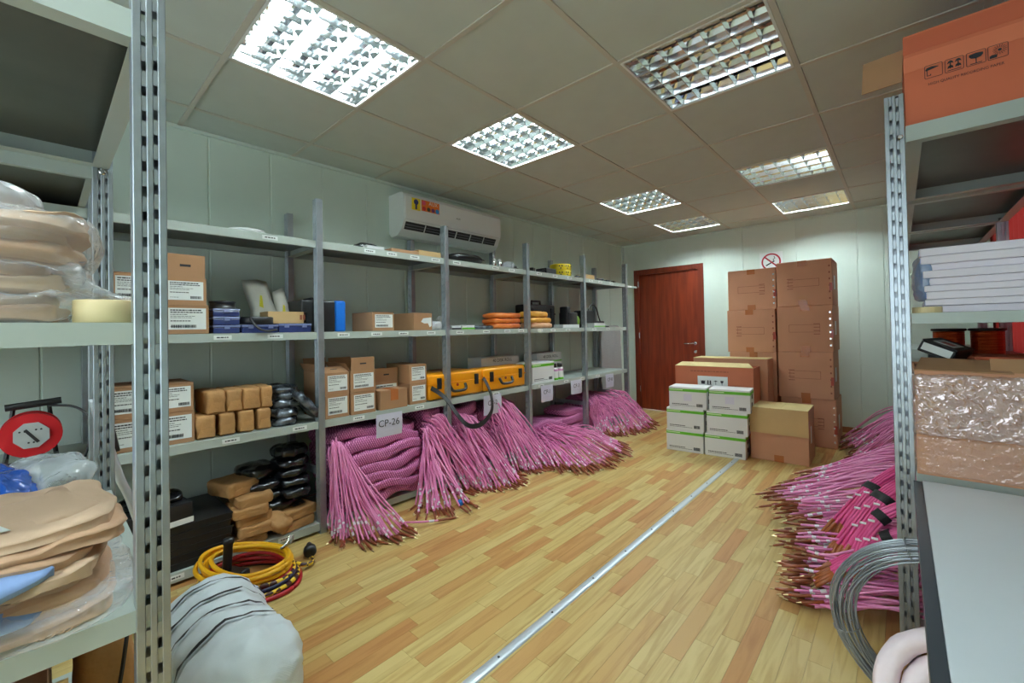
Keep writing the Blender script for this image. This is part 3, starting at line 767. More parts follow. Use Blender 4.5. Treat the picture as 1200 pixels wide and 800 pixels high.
MB().lathe([(0.078, 0), (0.082, 0.004), (0.082, 0.036), (0.078, 0.04), (0.05, 0.04), (0.046, 0.036), (0.046, 0.004), (0.05, 0)], 28, Matrix.Scale(1.0, 4), closed=True).build('winding', m_black, t, smooth=True)
MB().tube(spline([(0.075, -0.05, 0.03), (0.098, -0.02, -0.02), (0.102, 0.02, -0.036), (0.10, 0.07, -0.03)]), 0.006, 6).build('loose_end', m_black, t, smooth=True)
t = carton('small_carton', 'small tan carton with white bags behind it on the middle shelf', 'carton', (0.43, 0.405, z2 + 0.052), RX, 0.20, 0.13, 0.066, m=m_card_pale, open_top=True)
for x in (0.066, 0.082): MB().quad(x, x + 0.012, 0.02, 0.048, -0.0006).build('printed_mark', m_inkred, t)
m_whitebag = mat('white_poly_bag', (206, 206, 196), 0.4, var=0.06, vscale=9, bump=0.3, bscale=16)
def upright_bag(label, pts, yy, xf, th, group):
    """flat bag outline in (y,z), given thickness along x with soft bulge"""
    t = thing('white_poly_bag', label, 'bag', (xf, yy, z2), 0, group)
    n = len(pts); c = (sum(p[0] for p in pts) / n, sum(p[1] for p in pts) / n)
    vs = [(0, p[0], p[1]) for p in pts]
    ins = [((c[0] + (p[0] - c[0]) * 0.55), (c[1] + (p[1] - c[1]) * 0.6)) for p in pts]
    vs += [(th, p[0], p[1]) for p in ins] + [(-th, p[0], p[1]) for p in ins]
    fs = [(i, (i + 1) % n, n + (i + 1) % n, n + i) for i in range(n)] + [((i + 1) % n, i, 2 * n + i, 2 * n + (i + 1) % n) for i in range(n)] + [tuple(range(n, 2 * n)), tuple(range(2 * n, 3 * n))[::-1]]
    MB().add(vs, fs).build('sheet', m_whitebag, t, smooth=True)
    MB().add([(th + 0.002, c[0] - 0.01, c[1] - 0.02), (th + 0.002, c[0] + 0.012, c[1] - 0.03), (th + 0.002, c[0] + 0.004, c[1] + 0.04), (th + 0.002, c[0] - 0.006, c[1] + 0.045)], [(0, 1, 2, 3)]).build('yellow_print', mat('yellow_print', (214, 206, 60), 0.5), t)
upright_bag('tall white poly bag standing behind the small tan carton', [(-0.10, 0.30), (-0.02, 0.31), (0.03, 0.30), (0.05, 0.22), (0.10, 0.08), (0.09, 0.0), (-0.06, 0.0), (-0.055, 0.13), (-0.085, 0.23)], 0.33, 0.24, 0.022, 'white poly bags')
upright_bag('narrower white poly bag leaning right behind the small tan carton', [(-0.03, 0.24), (0.03, 0.275), (0.06, 0.17), (0.09, 0.06), (0.085, 0.0), (-0.02, 0.0), (-0.01, 0.12)], 0.42, 0.235, 0.02, 'white poly bags')
# black and blue case
t = thing('tool_case', 'black plastic case with a bright blue front shell, beside the first post', 'case', (0.28, 0.61, z2))
me = rbox_mesh(0.30, 0.20, 0.19, 0.012, 3, 'shell'); put('shell', me, m_black, t, (0, -0.03, 0))
put('front_shell', rbox_mesh(0.30, 0.066, 0.192, 0.012, 3, 'front_shell'), mat('bright_blue_plastic', (20, 118, 226), 0.4), t, (0, 0.104, 0))
MB().tube([(0.06, -0.03, 0.18), (0.06, -0.03, 0.205), (-0.06, -0.03, 0.205), (-0.06, -0.03, 0.18)], 0.008, 6).build('handle', m_black, t)
# ------------------------------------------------------------------ hanging paper sheets
def sheet(label, txt, y0, y1, za, zb, size, sk=0.0):
    t = thing('paper_sheet', label, 'sign', (0.4925, (y0 + y1) / 2, zb), RX)
    w = y1 - y0; h = za - zb
    n = 5; vs = []; fs = []
    for i in range(n + 1):
        f = i / n
        for s in (-1, 1): vs.append((s * w / 2 + sk * (1 - f), -0.006 * math.sin(f * 2.2) * (1 + 0.5 * s), h * f + 0.02 * (f == 1)))
    vs += [(v[0], v[1] + 0.0006, v[2]) for v in vs]
    N2 = 2 * (n + 1)
    for i in range(n): fs.append((2 * i, 2 * i + 1, 2 * i + 3, 2 * i + 2)); fs.append((N2 + 2 * i + 1, N2 + 2 * i, N2 + 2 * i + 2, N2 + 2 * i + 3))
    MB().add(vs, fs).build('sheet', mat('sheet_paper', (206, 208, 226), 0.6), t)
    if txt: text_on(txt, size, m_ink, t, (sk * 0.3 - w * 0.04, -0.0125, h * 0.68), name='lettering')
sheet('white paper sheet reading CP-26 hanging under the lower shelf', 'CP-26', 0.905, 1.092, 0.603, 0.474, 0.062)
sheet('white paper sheet hanging behind the black strap', 'CP-2', 1.852, 2.05, 0.603, 0.464, 0.055)
sheet('white paper sheet hanging under the white and green carton', 'CP-1', 2.588, 2.762, 0.603, 0.468, 0.055, 0.006)
sheet('white paper sheet hanging beside the fourth post', 'CP-3', 3.072, 3.256, 0.603, 0.478, 0.055, 0.012)
sheet('white paper sheet hanging in the last bay by the door', 'CP-8', 3.76, 3.93, 0.603, 0.468, 0.055, 0.014)

# ------------------------------------------------------------------ orange hard cases
def hard_case(label, yc, w, d, h, m, xf=0.465, z=z1, group=None, name='hard_case', rz=RX, badge=True):
    t = thing(name, label, 'case', (xf, yc, z), rz, group)
    me = rbox_mesh(w, d, h * 0.6, 0.018, 3, 'base_shell'); put('base_shell', me, m, t, (0, d / 2, 0.006))
    me = rbox_mesh(w, d, h * 0.4, 0.018, 3, 'lid'); put('lid', me, m, t, (0, d / 2, h * 0.6 - 0.004))
    put('rim', rbox_mesh(w + 0.006, d + 0.006, h * 0.06, 0.004, 2, 'rim'), m, t, (0, d / 2, h * 0.57))
    for x in (-w * 0.33, w * 0.36):
        o = put('latch', rbox_mesh(0.036, 0.016, h * 0.42, 0.004, 2, 'latch'), m_black, t, (x, -0.006, h * 0.42))
        MB().box(-0.004, 0.004, -0.011, -0.008, 0.01, h * 0.38).build('latch_groove', m_dark, o)
    MB().tube(spline([(-0.075, -0.002, h * 0.52), (-0.072, -0.018, h * 0.38), (-0.05, -0.024, h * 0.28), (0.05, -0.024, h * 0.28), (0.072, -0.018, h * 0.38), (0.075, -0.002, h * 0.52)], 4), 0.011, 8).build('handle', m_black, t, smooth=True)
    if badge: MB().lathe([(0.011, 0), (0.011, 0.004), (0.007, 0.006)], 14, Matrix.Translation((0, -0.001, h * 0.5)) @ Matrix.Rotation(RX, 4, 'X')).build('badge', mat('red_badge', (150, 26, 20), 0.4), t)
    for x in (-w * 0.4, w * 0.4):
        for y in (0.05, d - 0.05): put('foot', rbox_mesh(0.04, 0.04, 0.012, 0.003, 1, 'foot'), m_black, t, (x, y, 0.0))
    return t
GC = 'orange hard cases on the lower shelf'
hc1 = hard_case('orange hard case nearest the labelled cartons, its black strap hanging down', 1.606, 0.535, 0.36, 0.195, m_orange_case, group=GC)
hc2 = hard_case('orange hard case nearest the white and green carton', 2.142, 0.52, 0.198, 0.195, m_orange_case, group=GC)
# strap of the first case: a flat black webbing loop
def ribbon(pts, w, th, face):
    pts = spline(pts, 6); vs = []; fs = []; fc = Vector(face).normalized()
    for i, p in enumerate(pts):
        tn = (pts[min(i + 1, len(pts) - 1)] - pts[max(i - 1, 0)]).normalized()
        nn = (fc - tn * fc.dot(tn)).normalized()
        w2 = nn.cross(tn).normalized()
        for a, b in ((-1, -1), (1, -1), (1, 1), (-1, 1)): vs.append(p + w2 * a * w / 2 + nn * b * th / 2)
    for i in range(len(pts) - 1):
        for k in range(4): fs.append((i * 4 + k, i * 4 + (k + 1) % 4, i * 4 + 4 + (k + 1) % 4, i * 4 + 4 + k))
    return MB().add(vs, fs)
sb = ribbon([(-0.255, -0.012, 0.10), (-0.20, -0.03, 0.06), (-0.15, -0.065, 0.0), (-0.11, -0.11, -0.09), (-0.04, -0.15, -0.185), (0.06, -0.165, -0.205), (0.17, -0.15, -0.17), (0.26, -0.11, -0.11), (0.29, -0.065, 0.0), (0.275, -0.02, 0.10), (0.262, -0.005, 0.12)], 0.036, 0.003, (0.25, -1.0, 0.15))
sb.build('carry_strap', m_black, hc1)

# ------------------------------------------------------------------ white and green cartons
def green_carton(label, loc, rz, w, d, h, group, seed, smear=False):
    t = thing('white_green_carton', label, 'carton', loc, rz, group)
    me = rbox_mesh(w, d, h - 0.002, 0.002, 1, 'body')
    for v in me.vertices: v.co.y += d / 2
    put('body', me, m_carton_white, t)
    MB().box(-w / 2, w / 2, 0.002, d - 0.002, h - 0.004, h).build('lid', m_carton_white, t)
    MB().box(-w / 2 - 0.0006, w / 2 + 0.0006, -0.0006, d * 0.9, h * 0.79, h * 0.915).build('green_stripe', m_green, t)
    MB().box(-w / 2 + 0.004, -w / 2 + w * 0.38, -0.0012, 0, h * 0.845, h * 0.885).build('stripe_lettering', mat('pale_green_print', (206, 232, 178), 0.5), t)
    r = random.Random(seed)
    for nmm, zc, hh, x1 in (('print_line', 0.20, 0.035, 0.42), ('print_line', 0.135, 0.018, 0.62)):
        mb = MB(); x = -w * 0.42
        while x < -w * 0.42 + x1 * w:
            ww = r.uniform(0.02, 0.05) * w; mb.quad(x, x + ww, h * (zc - hh / 2), h * (zc + hh / 2), -0.0008); x += ww + 0.008 * w
        stuff(mb.build(nmm, m_ink, t))
    mb = MB(); x = w * 0.24
    while x < w * 0.40:
        ww = r.uniform(0.008, 0.02) * w; mb.quad(x, x + ww, h * 0.11, h * 0.25, -0.0008); x += ww + 0.004 * w
    stuff(mb.build('barcode', m_ink, t))
    if smear: MB().quad(-w * 0.1, w * 0.12, h * 0.36, h * 0.68, -0.0008).build('sticker', mat('pale_lilac_sticker', (214, 212, 226), 0.5), t)
    for z in (0.22, 0.58): MB().box(w / 2, w / 2 + 0.0008, d * 0.35, d * 0.6, h * z, h * (z + 0.2)).build('side_mark', m_ink, t)
    return t
GW = 'white and green cartons stacked on the floor'
A = math.radians(6)
def wc(col, lev, dx, dy): return (1.505 + 0.338 * col + dx, 3.428 + 0.036 * col + dy, 0.198 * lev)
for lev, nm_ in enumerate(('bottom', 'middle', 'top')):
    for col, sd in enumerate(('left', 'right')):
        dx = (0.0, 0.006, 0.03)[lev] + (0.012 if col and lev else 0); dy = (0, 0.004, 0.012)[lev]
        green_carton('%s %s white and green carton of the six on the floor' % (nm_, sd), wc(col, lev, dx, dy), A + 0.01 * (lev - 1), 0.328, 0.24, 0.197, GW, 10 * lev + col, smear=(lev == 2))
green_carton('white and green carton on the shelf above the CP-1 sheet', (0.465, 2.668, z1), RX, 0.335, 0.24, 0.195, None, 91)
t = carton('long_white_carton', 'long white carton lying on the back of the orange case', 'carton', (0.262, 2.30, z1), RX, 0.50, 0.18, 0.262, m=m_carton_white)
text_on('40 DISK ROLL', 0.042, m_ink, t, (0.02, -0.001, 0.232)); MB().quad(-0.249, 0.249, 0.17, 0.182, -0.0008).build('green_stripe', m_green, t)
t = carton('long_white_carton', 'long white carton behind the two spray bottles', 'carton', (0.262, 3.03, z1), RX, 0.42, 0.18, 0.262, m=m_carton_white)
text_on('40 DISK ROLL', 0.042, m_ink, t, (0.02, -0.001, 0.222)); MB().quad(-0.209, 0.209, 0.165, 0.18, -0.0008).build('green_stripe', m_green, t)
for k, (y, lb) in enumerate(((2.885, 'spray bottle with pink and green label, next to the white and green carton'), (2.975, 'spray bottle with pink and green label, second from the white carton'))):
    t = thing('spray_bottle', lb, 'bottle', (0.43, y, z1), 0, 'spray bottles on the lower shelf')
    MB().lathe([(0.036, 0), (0.038, 0.004), (0.038, 0.11), (0.03, 0.122), (0.016, 0.128)], 18).build('bottle', m_carton_white, t, smooth=True)
    MB().lathe([(0.0384, 0.09), (0.0384, 0.11)], 18).build('pink_label', mat('pink_print', (206, 150, 196), 0.5), t)
    MB().lathe([(0.0384, 0.004), (0.0384, 0.024)], 18).build('green_label', m_green, t)
    MB().lathe([(0.026, 0.126), (0.027, 0.16), (0.02, 0.166)], 16).build('cap', m_black, t, smooth=True)

# ------------------------------------------------------------------ middle shelf, bays C to E
m_orangebag = mat('orange_poly_bag', (232, 130, 52), 0.4, c2=(216, 104, 40), vscale=10, bump=0.4, bscale=18, coat=0.2)
m_yellowbag = mat('yellow_poly_bag', (232, 178, 70), 0.4, c2=(226, 156, 62), vscale=10, bump=0.4, bscale=18, coat=0.2)
m_peach = mat('peach_poly_bag', (232, 180, 140), 0.4, bump=0.4, bscale=18)
for k, zz in enumerate((0.0, 0.046, 0.092)):
    bag('orange_pack', ('lowest', 'middle', 'topmost')[k] + ' folded orange pack behind the third post, middle shelf', (0.34, 2.235, z2 + zz), (0, 0, RX), (0.34, 0.22, 0.048), 100 + k, m_orangebag, 'folded orange packs', amp=0.011, ns=10, e=4, cat='pack')
for k, (zz, mm, w) in enumerate(((0.0, m_peach, 0.35), (0.05, m_yellowbag, 0.35), (0.105, m_yellowbag, 0.30))):
    bag('yellow_pack', ('lowest peach', 'middle yellow', 'topmost yellow')[k] + ' folded pack in front of the black hard case', (0.37, 2.665 + (0.02, 0, -0.03)[k], z2 + zz), (0, 0, RX), (w, 0.2, 0.054), 110 + k, mm, 'folded yellow packs', amp=0.012, ns=10, e=3.4, cat='pack')
t = hard_case('black hard case with a top handle, behind the yellow packs', 2.93, 0.46, 0.17, 0.25, m_black, xf=0.25, z=z2, badge=False)
MB().tube([(-0.07, 0.08, 0.24), (-0.07, 0.08, 0.285), (0.07, 0.08, 0.285), (0.07, 0.08, 0.24)], 0.011, 6).build('top_handle', m_black, t)
MB().box(-0.06, -0.02, -0.003, 0.0, 0.05, 0.075).build('indicator', m_green, t)
t = thing('radio_set', 'black radio set with two antennas beside the black hard case', 'radio', (0.30, 3.33, z2), RX)
put('body', rbox_mesh(0.16, 0.14, 0.17, 0.012, 2, 'body'), m_black, t)
put('side_unit', rbox_mesh(0.07, 0.10, 0.23, 0.012, 2, 'side_unit'), m_black, t, (-0.06, 0, 0.0))
put('green_pouch', blob_mesh(0.12, 0.08, 0.14, e=3, amp=0.01, ns=12, seed=5, n=7, name='green_pouch'), mat('olive_cloth', (110, 150, 40), 0.7), t, (0.15, 0.02, 0.0))
t = carton('flat_white_box', 'flat grey white box in front of the black radio set', 'box', (0.45, 3.17, z2), RX, 0.30, 0.12, 0.035, m=m_carton_white)
t = thing('charger', 'black charger with a looped cable in the last bay, middle shelf', 'charger', (0.25, 3.72, z2), RX)
put('body', rbox_mesh(0.20, 0.16, 0.20, 0.014, 2, 'body'), m_black, t); put('cradle', rbox_mesh(0.26, 0.12, 0.075, 0.012, 2, 'cradle'), m_black, t, (0.20, -0.02, 0))
MB().tube(spline([(0.08, 0, 0.19), (0.16, 0, 0.27), (0.27, 0, 0.24), (0.33, 0, 0.12), (0.36, -0.03, 0.02), (0.46, -0.06, 0.008)], 6), 0.008, 6).build('cable', m_black, t, smooth=True)
t = carton('small_white_box', 'small white box with green print in front of the charger', 'box', (0.46, 3.72, z2), RX, 0.24, 0.10, 0.05, m=m_carton_white)
MB().quad(-0.119, 0.119, 0.006, 0.018, -0.0008).build('green_stripe', m_green, t)
for k, (y0_, y1_, h_) in enumerate(((1.565, 1.66, 0.034), (1.665, 1.80, 0.036))):
    t = carton('label_tape_box', ('dark sided', 'white topped')[k] + ' small cartridge box just right of the second post', 'box', (0.46, (y0_ + y1_) / 2, z2), RX, y1_ - y0_, 0.07, h_, m=m_carton_white)
    MB().quad(-(y1_ - y0_) / 2, (y1_ - y0_) / 2, 0.002, h_ * 0.4, -0.0008).build('dark_print', m_ink if k == 0 else m_green, t)
bag('clear_bag', 'small clear bag standing right behind the second post', (0.36, 1.56, z2), (0, 0, 0.4), (0.08, 0.09, 0.11), 120, m_plastic, None, amp=0.01)
bag('clear_bag', 'clear bag with bluish contents left of the second post', (0.42, 1.42, z2), (0, 0, 1.4), (0.10, 0.12, 0.06), 121, m_plastic2, None, amp=0.014)
bag('grey_bag', 'flat grey bag left of the orange packs', (0.38, 1.94, z2), (0, 0, RX), (0.22, 0.14, 0.03), 122, m_silver, None, amp=0.008)
bag('clear_bag', 'clumped clear bag behind the cartons beside the orange case', (0.25, 1.40, z1 + 0.19), (0, 0, 1.0), (0.12, 0.16, 0.07), 123, m_plastic2, None, amp=0.015)
MB  # wrapped panel in the last bay
t = thing('wrapped_board', 'tall board wrapped in milky plastic film in the corner past the shelving', 'board', (0.07, 4.62, 0.0))
MB().box(0.0, 0.03, -0.28, 0.22, 0.0, 1.16).build('board', mat('grey_board', (150, 146, 120), 0.7, var=0.2, vscale=5), t)
put('film', blob_mesh(0.05, 0.53, 1.19, e=8, amp=0.012, ns=8, seed=4, n=14, ridge=True, name='film'), m_plastic2, t, (0.02, -0.03, 0))

# ------------------------------------------------------------------ top shelf
t = thing('white_ring', 'flat white plastic ring on the top shelf near the camera', 'ring', (0.36, 0.225, z3))
MB().lathe([(0.085, 0), (0.09, 0.004), (0.09, 0.022), (0.085, 0.028), (0.05, 0.028), (0.046, 0.022), (0.046, 0.004), (0.05, 0)], 32, closed=True).build('band', m_white, t, smooth=True)
MB().lathe([(0.046, 0.004), (0.046, 0.012)], 24).build('inner_disc', m_label, t)
t = carton('small_white_box', 'small white box beside a dark clip on the top shelf', 'box', (0.44, 0.95, z3), RX, 0.13, 0.10, 0.03, m=m_carton_white)
bag('dark_pouch', 'small dark pouch by the white box on the top shelf', (0.36, 0.93, z3), (0, 0, 1.2), (0.16, 0.09, 0.05), 130, m_blackbag, None, amp=0.01, cat='pouch')
t = carton('cardboard_tray', 'low open cardboard tray under the air conditioner', 'tray', (0.46, 1.165, z3), RX, 0.22, 0.16, 0.028, open_top=True)
t = carton('shallow_carton', 'shallow pale carton by the second post on the top shelf', 'carton', (0.46, 1.375, z3), RX, 0.20, 0.20, 0.044, m=m_card_pale)
t = thing('black_bag', 'flat black zipped bag on the top shelf below the air conditioner', 'bag', (0.36, 1.77, z3), RX)
put('bag_body', blob_mesh(0.34, 0.22, 0.075, e=3.2, amp=0.008, ns=9, seed=131, n=10, name='bag_body'), m_black, t)
MB().tube(spline([(-0.15, -0.10, 0.03), (-0.05, -0.114, 0.045), (0.06, -0.114, 0.045), (0.15, -0.10, 0.035)]), 0.004, 5).build('zip', m_dark, t)
for k, y in enumerate((2.075, 2.145)):
    t = thing('glass_jar', 'small jar with metal lid, %s of the pair on the top shelf' % ('left', 'right')[k], 'jar', (0.42, y, z3), 0, 'small jars on the top shelf')
    MB().lathe([(0.018, 0), (0.02, 0.003), (0.02, 0.05), (0.014, 0.058)], 14).build('jar', m_chrome, t, smooth=True)
    MB().lathe([(0.015, 0.057), (0.016, 0.07), (0.012, 0.073)], 14).build('lid', m_white, t, smooth=True)
bag('clear_bag', 'small clear bag with dark parts on the top shelf beside the jars', (0.40, 2.27, z3), (0, 0, 0.8), (0.10, 0.12, 0.06), 132, m_plastic2, None, amp=0.014)
for k, (y, dm, lb) in enumerate(((2.31, (0.05, 0.07, 0.035), 'small dark fitting left of the third post'), (2.56, (0.08, 0.06, 0.04), 'dark connector right of the third post'), (2.70, (0.09, 0.05, 0.022), 'flat dark adapter on the top shelf past the third post'), (3.36, (0.08, 0.07, 0.03), 'dark adapter left of the fourth post'), (3.80, (0.09, 0.06, 0.034), 'dark plug past the fourth post'), (3.97, (0.07, 0.05, 0.03), 'second dark plug past the fourth post'), (4.12, (0.08, 0.05, 0.026), 'last dark plug at the end of the top shelf'))):
    t = thing('cable_connector', lb, 'connector', (0.42, y, z3), 0.3 * k)
    put('housing', rbox_mesh(*dm, 0.008, 2, 'housing'), m_black, t)
    MB().tube(spline([(0, dm[1] / 2, dm[2] / 2), (0.02, dm[1] / 2 + 0.03, 0.008), (-0.02, dm[1] / 2 + 0.07, 0.005)], 5), 0.004, 5).build('cable_tail', m_black, t)
t = thing('black_device', 'black boxy device next to the yellow tape rolls', 'device', (0.34, 2.90, z3), RX)
put('housing', rbox_mesh(0.17, 0.14, 0.07, 0.01, 2, 'housing'), m_black, t); MB().tube(spline([(-0.1, -0.05, 0.02), (-0.13, -0.08, 0.05), (-0.16, -0.06, 0.02)]), 0.005, 5).build('cable_tail', m_black, t)
m_yel = mat('yellow_warning_vinyl', (236, 212, 40), 0.4)
for k in range(2):
    t = thing('warning_tape_roll', '%s yellow roll with black radiation trefoils on the top shelf' % ('lower', 'upper')[k], 'tape roll', (0.36, 3.12, z3 + 0.066 * k), 0, 'yellow radiation tape rolls')
    MB().lathe([(0.108, 0), (0.112, 0.004), (0.112, 0.06), (0.108, 0.064), (0.05, 0.064), (0.046, 0.06), (0.046, 0.004), (0.05, 0)], 32, closed=True).build('winding', m_yel, t, smooth=True)
    for ang in (-0.9, -0.25, 0.35):
        c = Matrix.Rotation(ang, 4, 'Z') @ Matrix.Translation((0.1126, 0, 0.032)) @ Matrix.Rotation(RX, 4, 'Y')
        mb = MB()
        for q in range(3):
            a0 = q * 2.0944 + 0.0
            mb.add([c @ Vector((0.022 * math.cos(a0 + s), 0.022 * math.sin(a0 + s), 0)) for s in (-0.45, 0, 0.45)] + [c @ Vector((0.007 * math.cos(a0 + s), 0.007 * math.sin(a0 + s), 0)) for s in (0.45, 0, -0.45)], [(0, 1, 2, 3, 4, 5)])
        mb.build('trefoil', m_ink, t)
t = carton('wood_block', 'pale yellow block box right of the fourth post, top shelf', 'box', (0.45, 3.55, z3), RX, 0.19, 0.12, 0.055, m=m_card_pale)
t = thing('loose_rail', 'loose pale metal rail end sticking out past the last post', 'rail', (0.497, 4.34, z3 - 0.03), RX)
MB().box(-0.02, 0.24, -0.003, 0.0, -0.012, 0.012).box(-0.02, 0.24, 0.0, 0.02, 0.009, 0.012).build('rail_angle', m_shelf, t)
MB().box(0.0, 0.10, -0.0042, -0.003, -0.008, 0.008).build('label', m_label, t)

# ------------------------------------------------------------------ air conditioner
t = thing('air_conditioner', 'white wall mounted split air conditioner above the left shelving', 'air conditioner', (0.0, 1.85, 1.9), RX)
L2 = 0.525
# cross-section: local y = -X world, z up
prof = [(0.0, 0.03), (0.0, 0.335), (-0.16, 0.335), (-0.195, 0.325), (-0.208, 0.30), (-0.212, 0.16), (-0.205, 0.11), (-0.17, 0.045), (-0.11, 0.005), (-0.03, 0.0)]
MB().prism(prof[::-1], -L2, L2, 'x').build('housing', m_white, t)
fp = [(-0.205, 0.318), (-0.2175, 0.296), (-0.2225, 0.18), (-0.219, 0.118), (-0.2065, 0.118), (-0.2085, 0.18), (-0.204, 0.296)]
MB().prism(fp, -L2 + 0.006, L2 - 0.006, 'x').build('front_panel', mat('ac_front_white', (232, 234, 236), 0.25), t)
# outlet
c = Matrix.Translation((0, -0.166, 0.046)) @ Matrix.Rotation(-0.92, 4, 'X')
c = Matrix.Translation((0, -0.1865, 0.0755)) @ Matrix.Rotation(math.atan2(-0.065, -0.035) + math.pi, 4, 'X')
ov = Matrix.Translation((0, -0.1885, 0.0790)) 
sl_a = math.atan2(0.065, -0.035)     # slope of the outlet face in (y,z)
ax = Vector((0, math.cos(sl_a), math.sin(sl_a))); nrm = Vector((0, -math.sin(sl_a), math.cos(sl_a)))
if nrm.y > 0: nrm = -nrm
def face_box(x0, x1, a0, a1, n0, n1, base=Vector((0, -0.17, 0.045))):
    vs = [base + ax * a + nrm * n_ + Vector((x, 0, 0)) for n_ in (n0, n1) for a in (a0, a1) for x in (x0, x1)]
    return vs, [(0, 2, 3, 1), (4, 5, 7, 6), (0, 1, 5, 4), (2, 6, 7, 3), (0, 4, 6, 2), (1, 3, 7, 5)]
MB().add(*face_box(-L2 + 0.02, L2 - 0.05, 0.004, 0.066, -0.003, 0.0015)).build('outlet', m_dark, t)
for a in (0.02, 0.042): MB().add(*face_box(-L2 + 0.025, L2 - 0.055, a, a + 0.005, 0.0015, 0.006)).build('vane', mat('ac_vane_grey', (96, 98, 104), 0.4), t)
for k in range(5): MB().add(*face_box(-L2 + 0.2 + 0.16 * k, -L2 + 0.206 + 0.16 * k, 0.006, 0.064, 0.0015, 0.008)).build('vane_strut', m_white, t)
# sticker and emblem
yy_ = -0.2225
st = MB().quad(-0.375, -0.20, 0.205, 0.292, yy_ - 0.0016).build('sticker', mat('sticker_orange', (226, 116, 40), 0.4), t)
MB().quad(-0.465, -0.385, 0.198, 0.292, yy_ - 0.0016).build('yellow_sticker', m_yel, t)
def disc(x, z, r, m, nm_='sticker_dot', n=14): MB().add([(x + r * math.cos(k * 2 * math.pi / n), yy_ - 0.0024, z + r * math.sin(k * 2 * math.pi / n)) for k in range(n)], [tuple(range(n))]).build(nm_, m, t)
disc(-0.425, 0.262, 0.022, mat('sticker_navy', (36, 42, 104), 0.4)); MB().quad(-0.434, -0.416, 0.205, 0.245, yy_ - 0.0024).build('sticker_bar', MATS['sticker_navy'], t)
for x, cc in ((-0.35, (200, 40, 50)), (-0.307, (70, 66, 60)), (-0.264, (120, 60, 120))): disc(x, 0.225, 0.017, mat('sticker_%d' % cc[0], cc, 0.4))
disc(-0.222, 0.225, 0.019, mat('sticker_blue', (40, 130, 200), 0.4)); disc(-0.352, 0.268, 0.018, mat('sticker_pink', (220, 80, 120), 0.4))
text_on('AUX', 0.042, m_white, t, (-0.262, yy_ - 0.003, 0.272)); text_on('AUX', 0.022, m_ink, t, (0.0, yy_ - 0.003, 0.205))

# ------------------------------------------------------------------ no smoking sign
t = thing('no_smoking_sign', 'white no smoking sign with red ring on the back wall', 'sign', (1.91, RY1 - 0.0005, 1.762), 0)
MB().box(-0.117, 0.117, -0.004, 0, 0, 0.236).build('plate', m_label, t)
m_rd = mat('sign_red', (176, 30, 52), 0.5)
def ring(cx, cz, r0, r1, y, n=40):
    vs = []; fs = []
    for k in range(n):
        w = 2 * math.pi * k / n; vs += [(cx + r0 * math.cos(w), y, cz + r0 * math.sin(w)), (cx + r1 * math.cos(w), y, cz + r1 * math.sin(w))]
    for k in range(n): j = (k + 1) % n; fs.append((2 * k, 2 * k + 1, 2 * j + 1, 2 * j))
    return MB().add(vs, fs)
ring(0, 0.124, 0.083, 0.100, -0.0052).build('red_ring', m_rd, t)
MB().prism([(-0.09, -0.008), (0.09, -0.008), (0.09, 0.008), (-0.09, 0.008)], -0.0060, -0.0052, 'y', Matrix.Translation((0, 0, 0.124)) @ Matrix.Rotation(0.75, 4, 'Y')).build('red_bar', m_rd, t)
MB().prism([(-0.05, -0.007), (0.05, -0.007), (0.05, 0.007), (-0.05, 0.007)], -0.0050, -0.0044, 'y', Matrix.Translation((-0.01, 0, 0.108)) @ Matrix.Rotation(-0.5, 4, 'Y')).build('cigarette', m_ink, t)
MB().tube([(0.03, -0.005, 0.135), (0.02, -0.005, 0.15), (0.04, -0.005, 0.165), (0.03, -0.005, 0.185)], 0.004, 5).build('smoke_mark', m_ink, t)
# ------------------------------------------------------------------ bundles of pink cable
def weave_mat():
    m = bpy.data.materials.new('pink_cable_weave'); m.use_nodes = True
    N = m.node_tree.nodes; L = m.node_tree.links; b = N['Principled BSDF']
    tc = N.new('ShaderNodeTexCoord')
    ws = []
    for rot in (0.5, -0.5):
        mp = N.new('ShaderNodeMapping'); mp.inputs['Rotation'].default_value = (0, rot, 0.3)
        L.new(tc.outputs['Object'], mp.inputs['Vector'])
        w = N.new('ShaderNodeTexWave'); w.wave_type = 'BANDS'; w.bands_direction = 'X'; w.inputs['Scale'].default_value = 26; w.inputs['Distortion'].default_value = 1.5; w.inputs['Detail'].default_value = 1
        L.new(mp.outputs[0], w.inputs['Vector']); ws.append(w)
    mu = N.new('ShaderNodeMath'); mu.operation = 'MULTIPLY'; L.new(ws[0].outputs['Fac'], mu.inputs[0]); L.new(ws[1].outputs['Fac'], mu.inputs[1])
    r = N.new('ShaderNodeValToRGB'); r.color_ramp.elements[0].color = lin((176, 78, 140)); r.color_ramp.elements[1].color = lin((236, 156, 206)); r.color_ramp.elements[1].position = 0.55
    L.new(mu.outputs[0], r.inputs['Fac']); L.new(r.outputs['Color'], b.inputs['Base Color'])
    bp = N.new('ShaderNodeBump'); bp.inputs['Strength'].default_value = 0.7; bp.inputs['Distance'].default_value = 0.006
    L.new(mu.outputs[0], bp.inputs['Height']); L.new(bp.outputs['Normal'], b.inputs['Normal'])
    b.inputs['Roughness'].default_value = 0.5
    return m
m_weave = weave_mat()

def poly_at(P, s):
    s = max(0, min(0.9999, s)) * (len(P) - 1); i = int(s); f = s - i
    return Vector(P[i]).lerp(Vector(P[i + 1]), f)

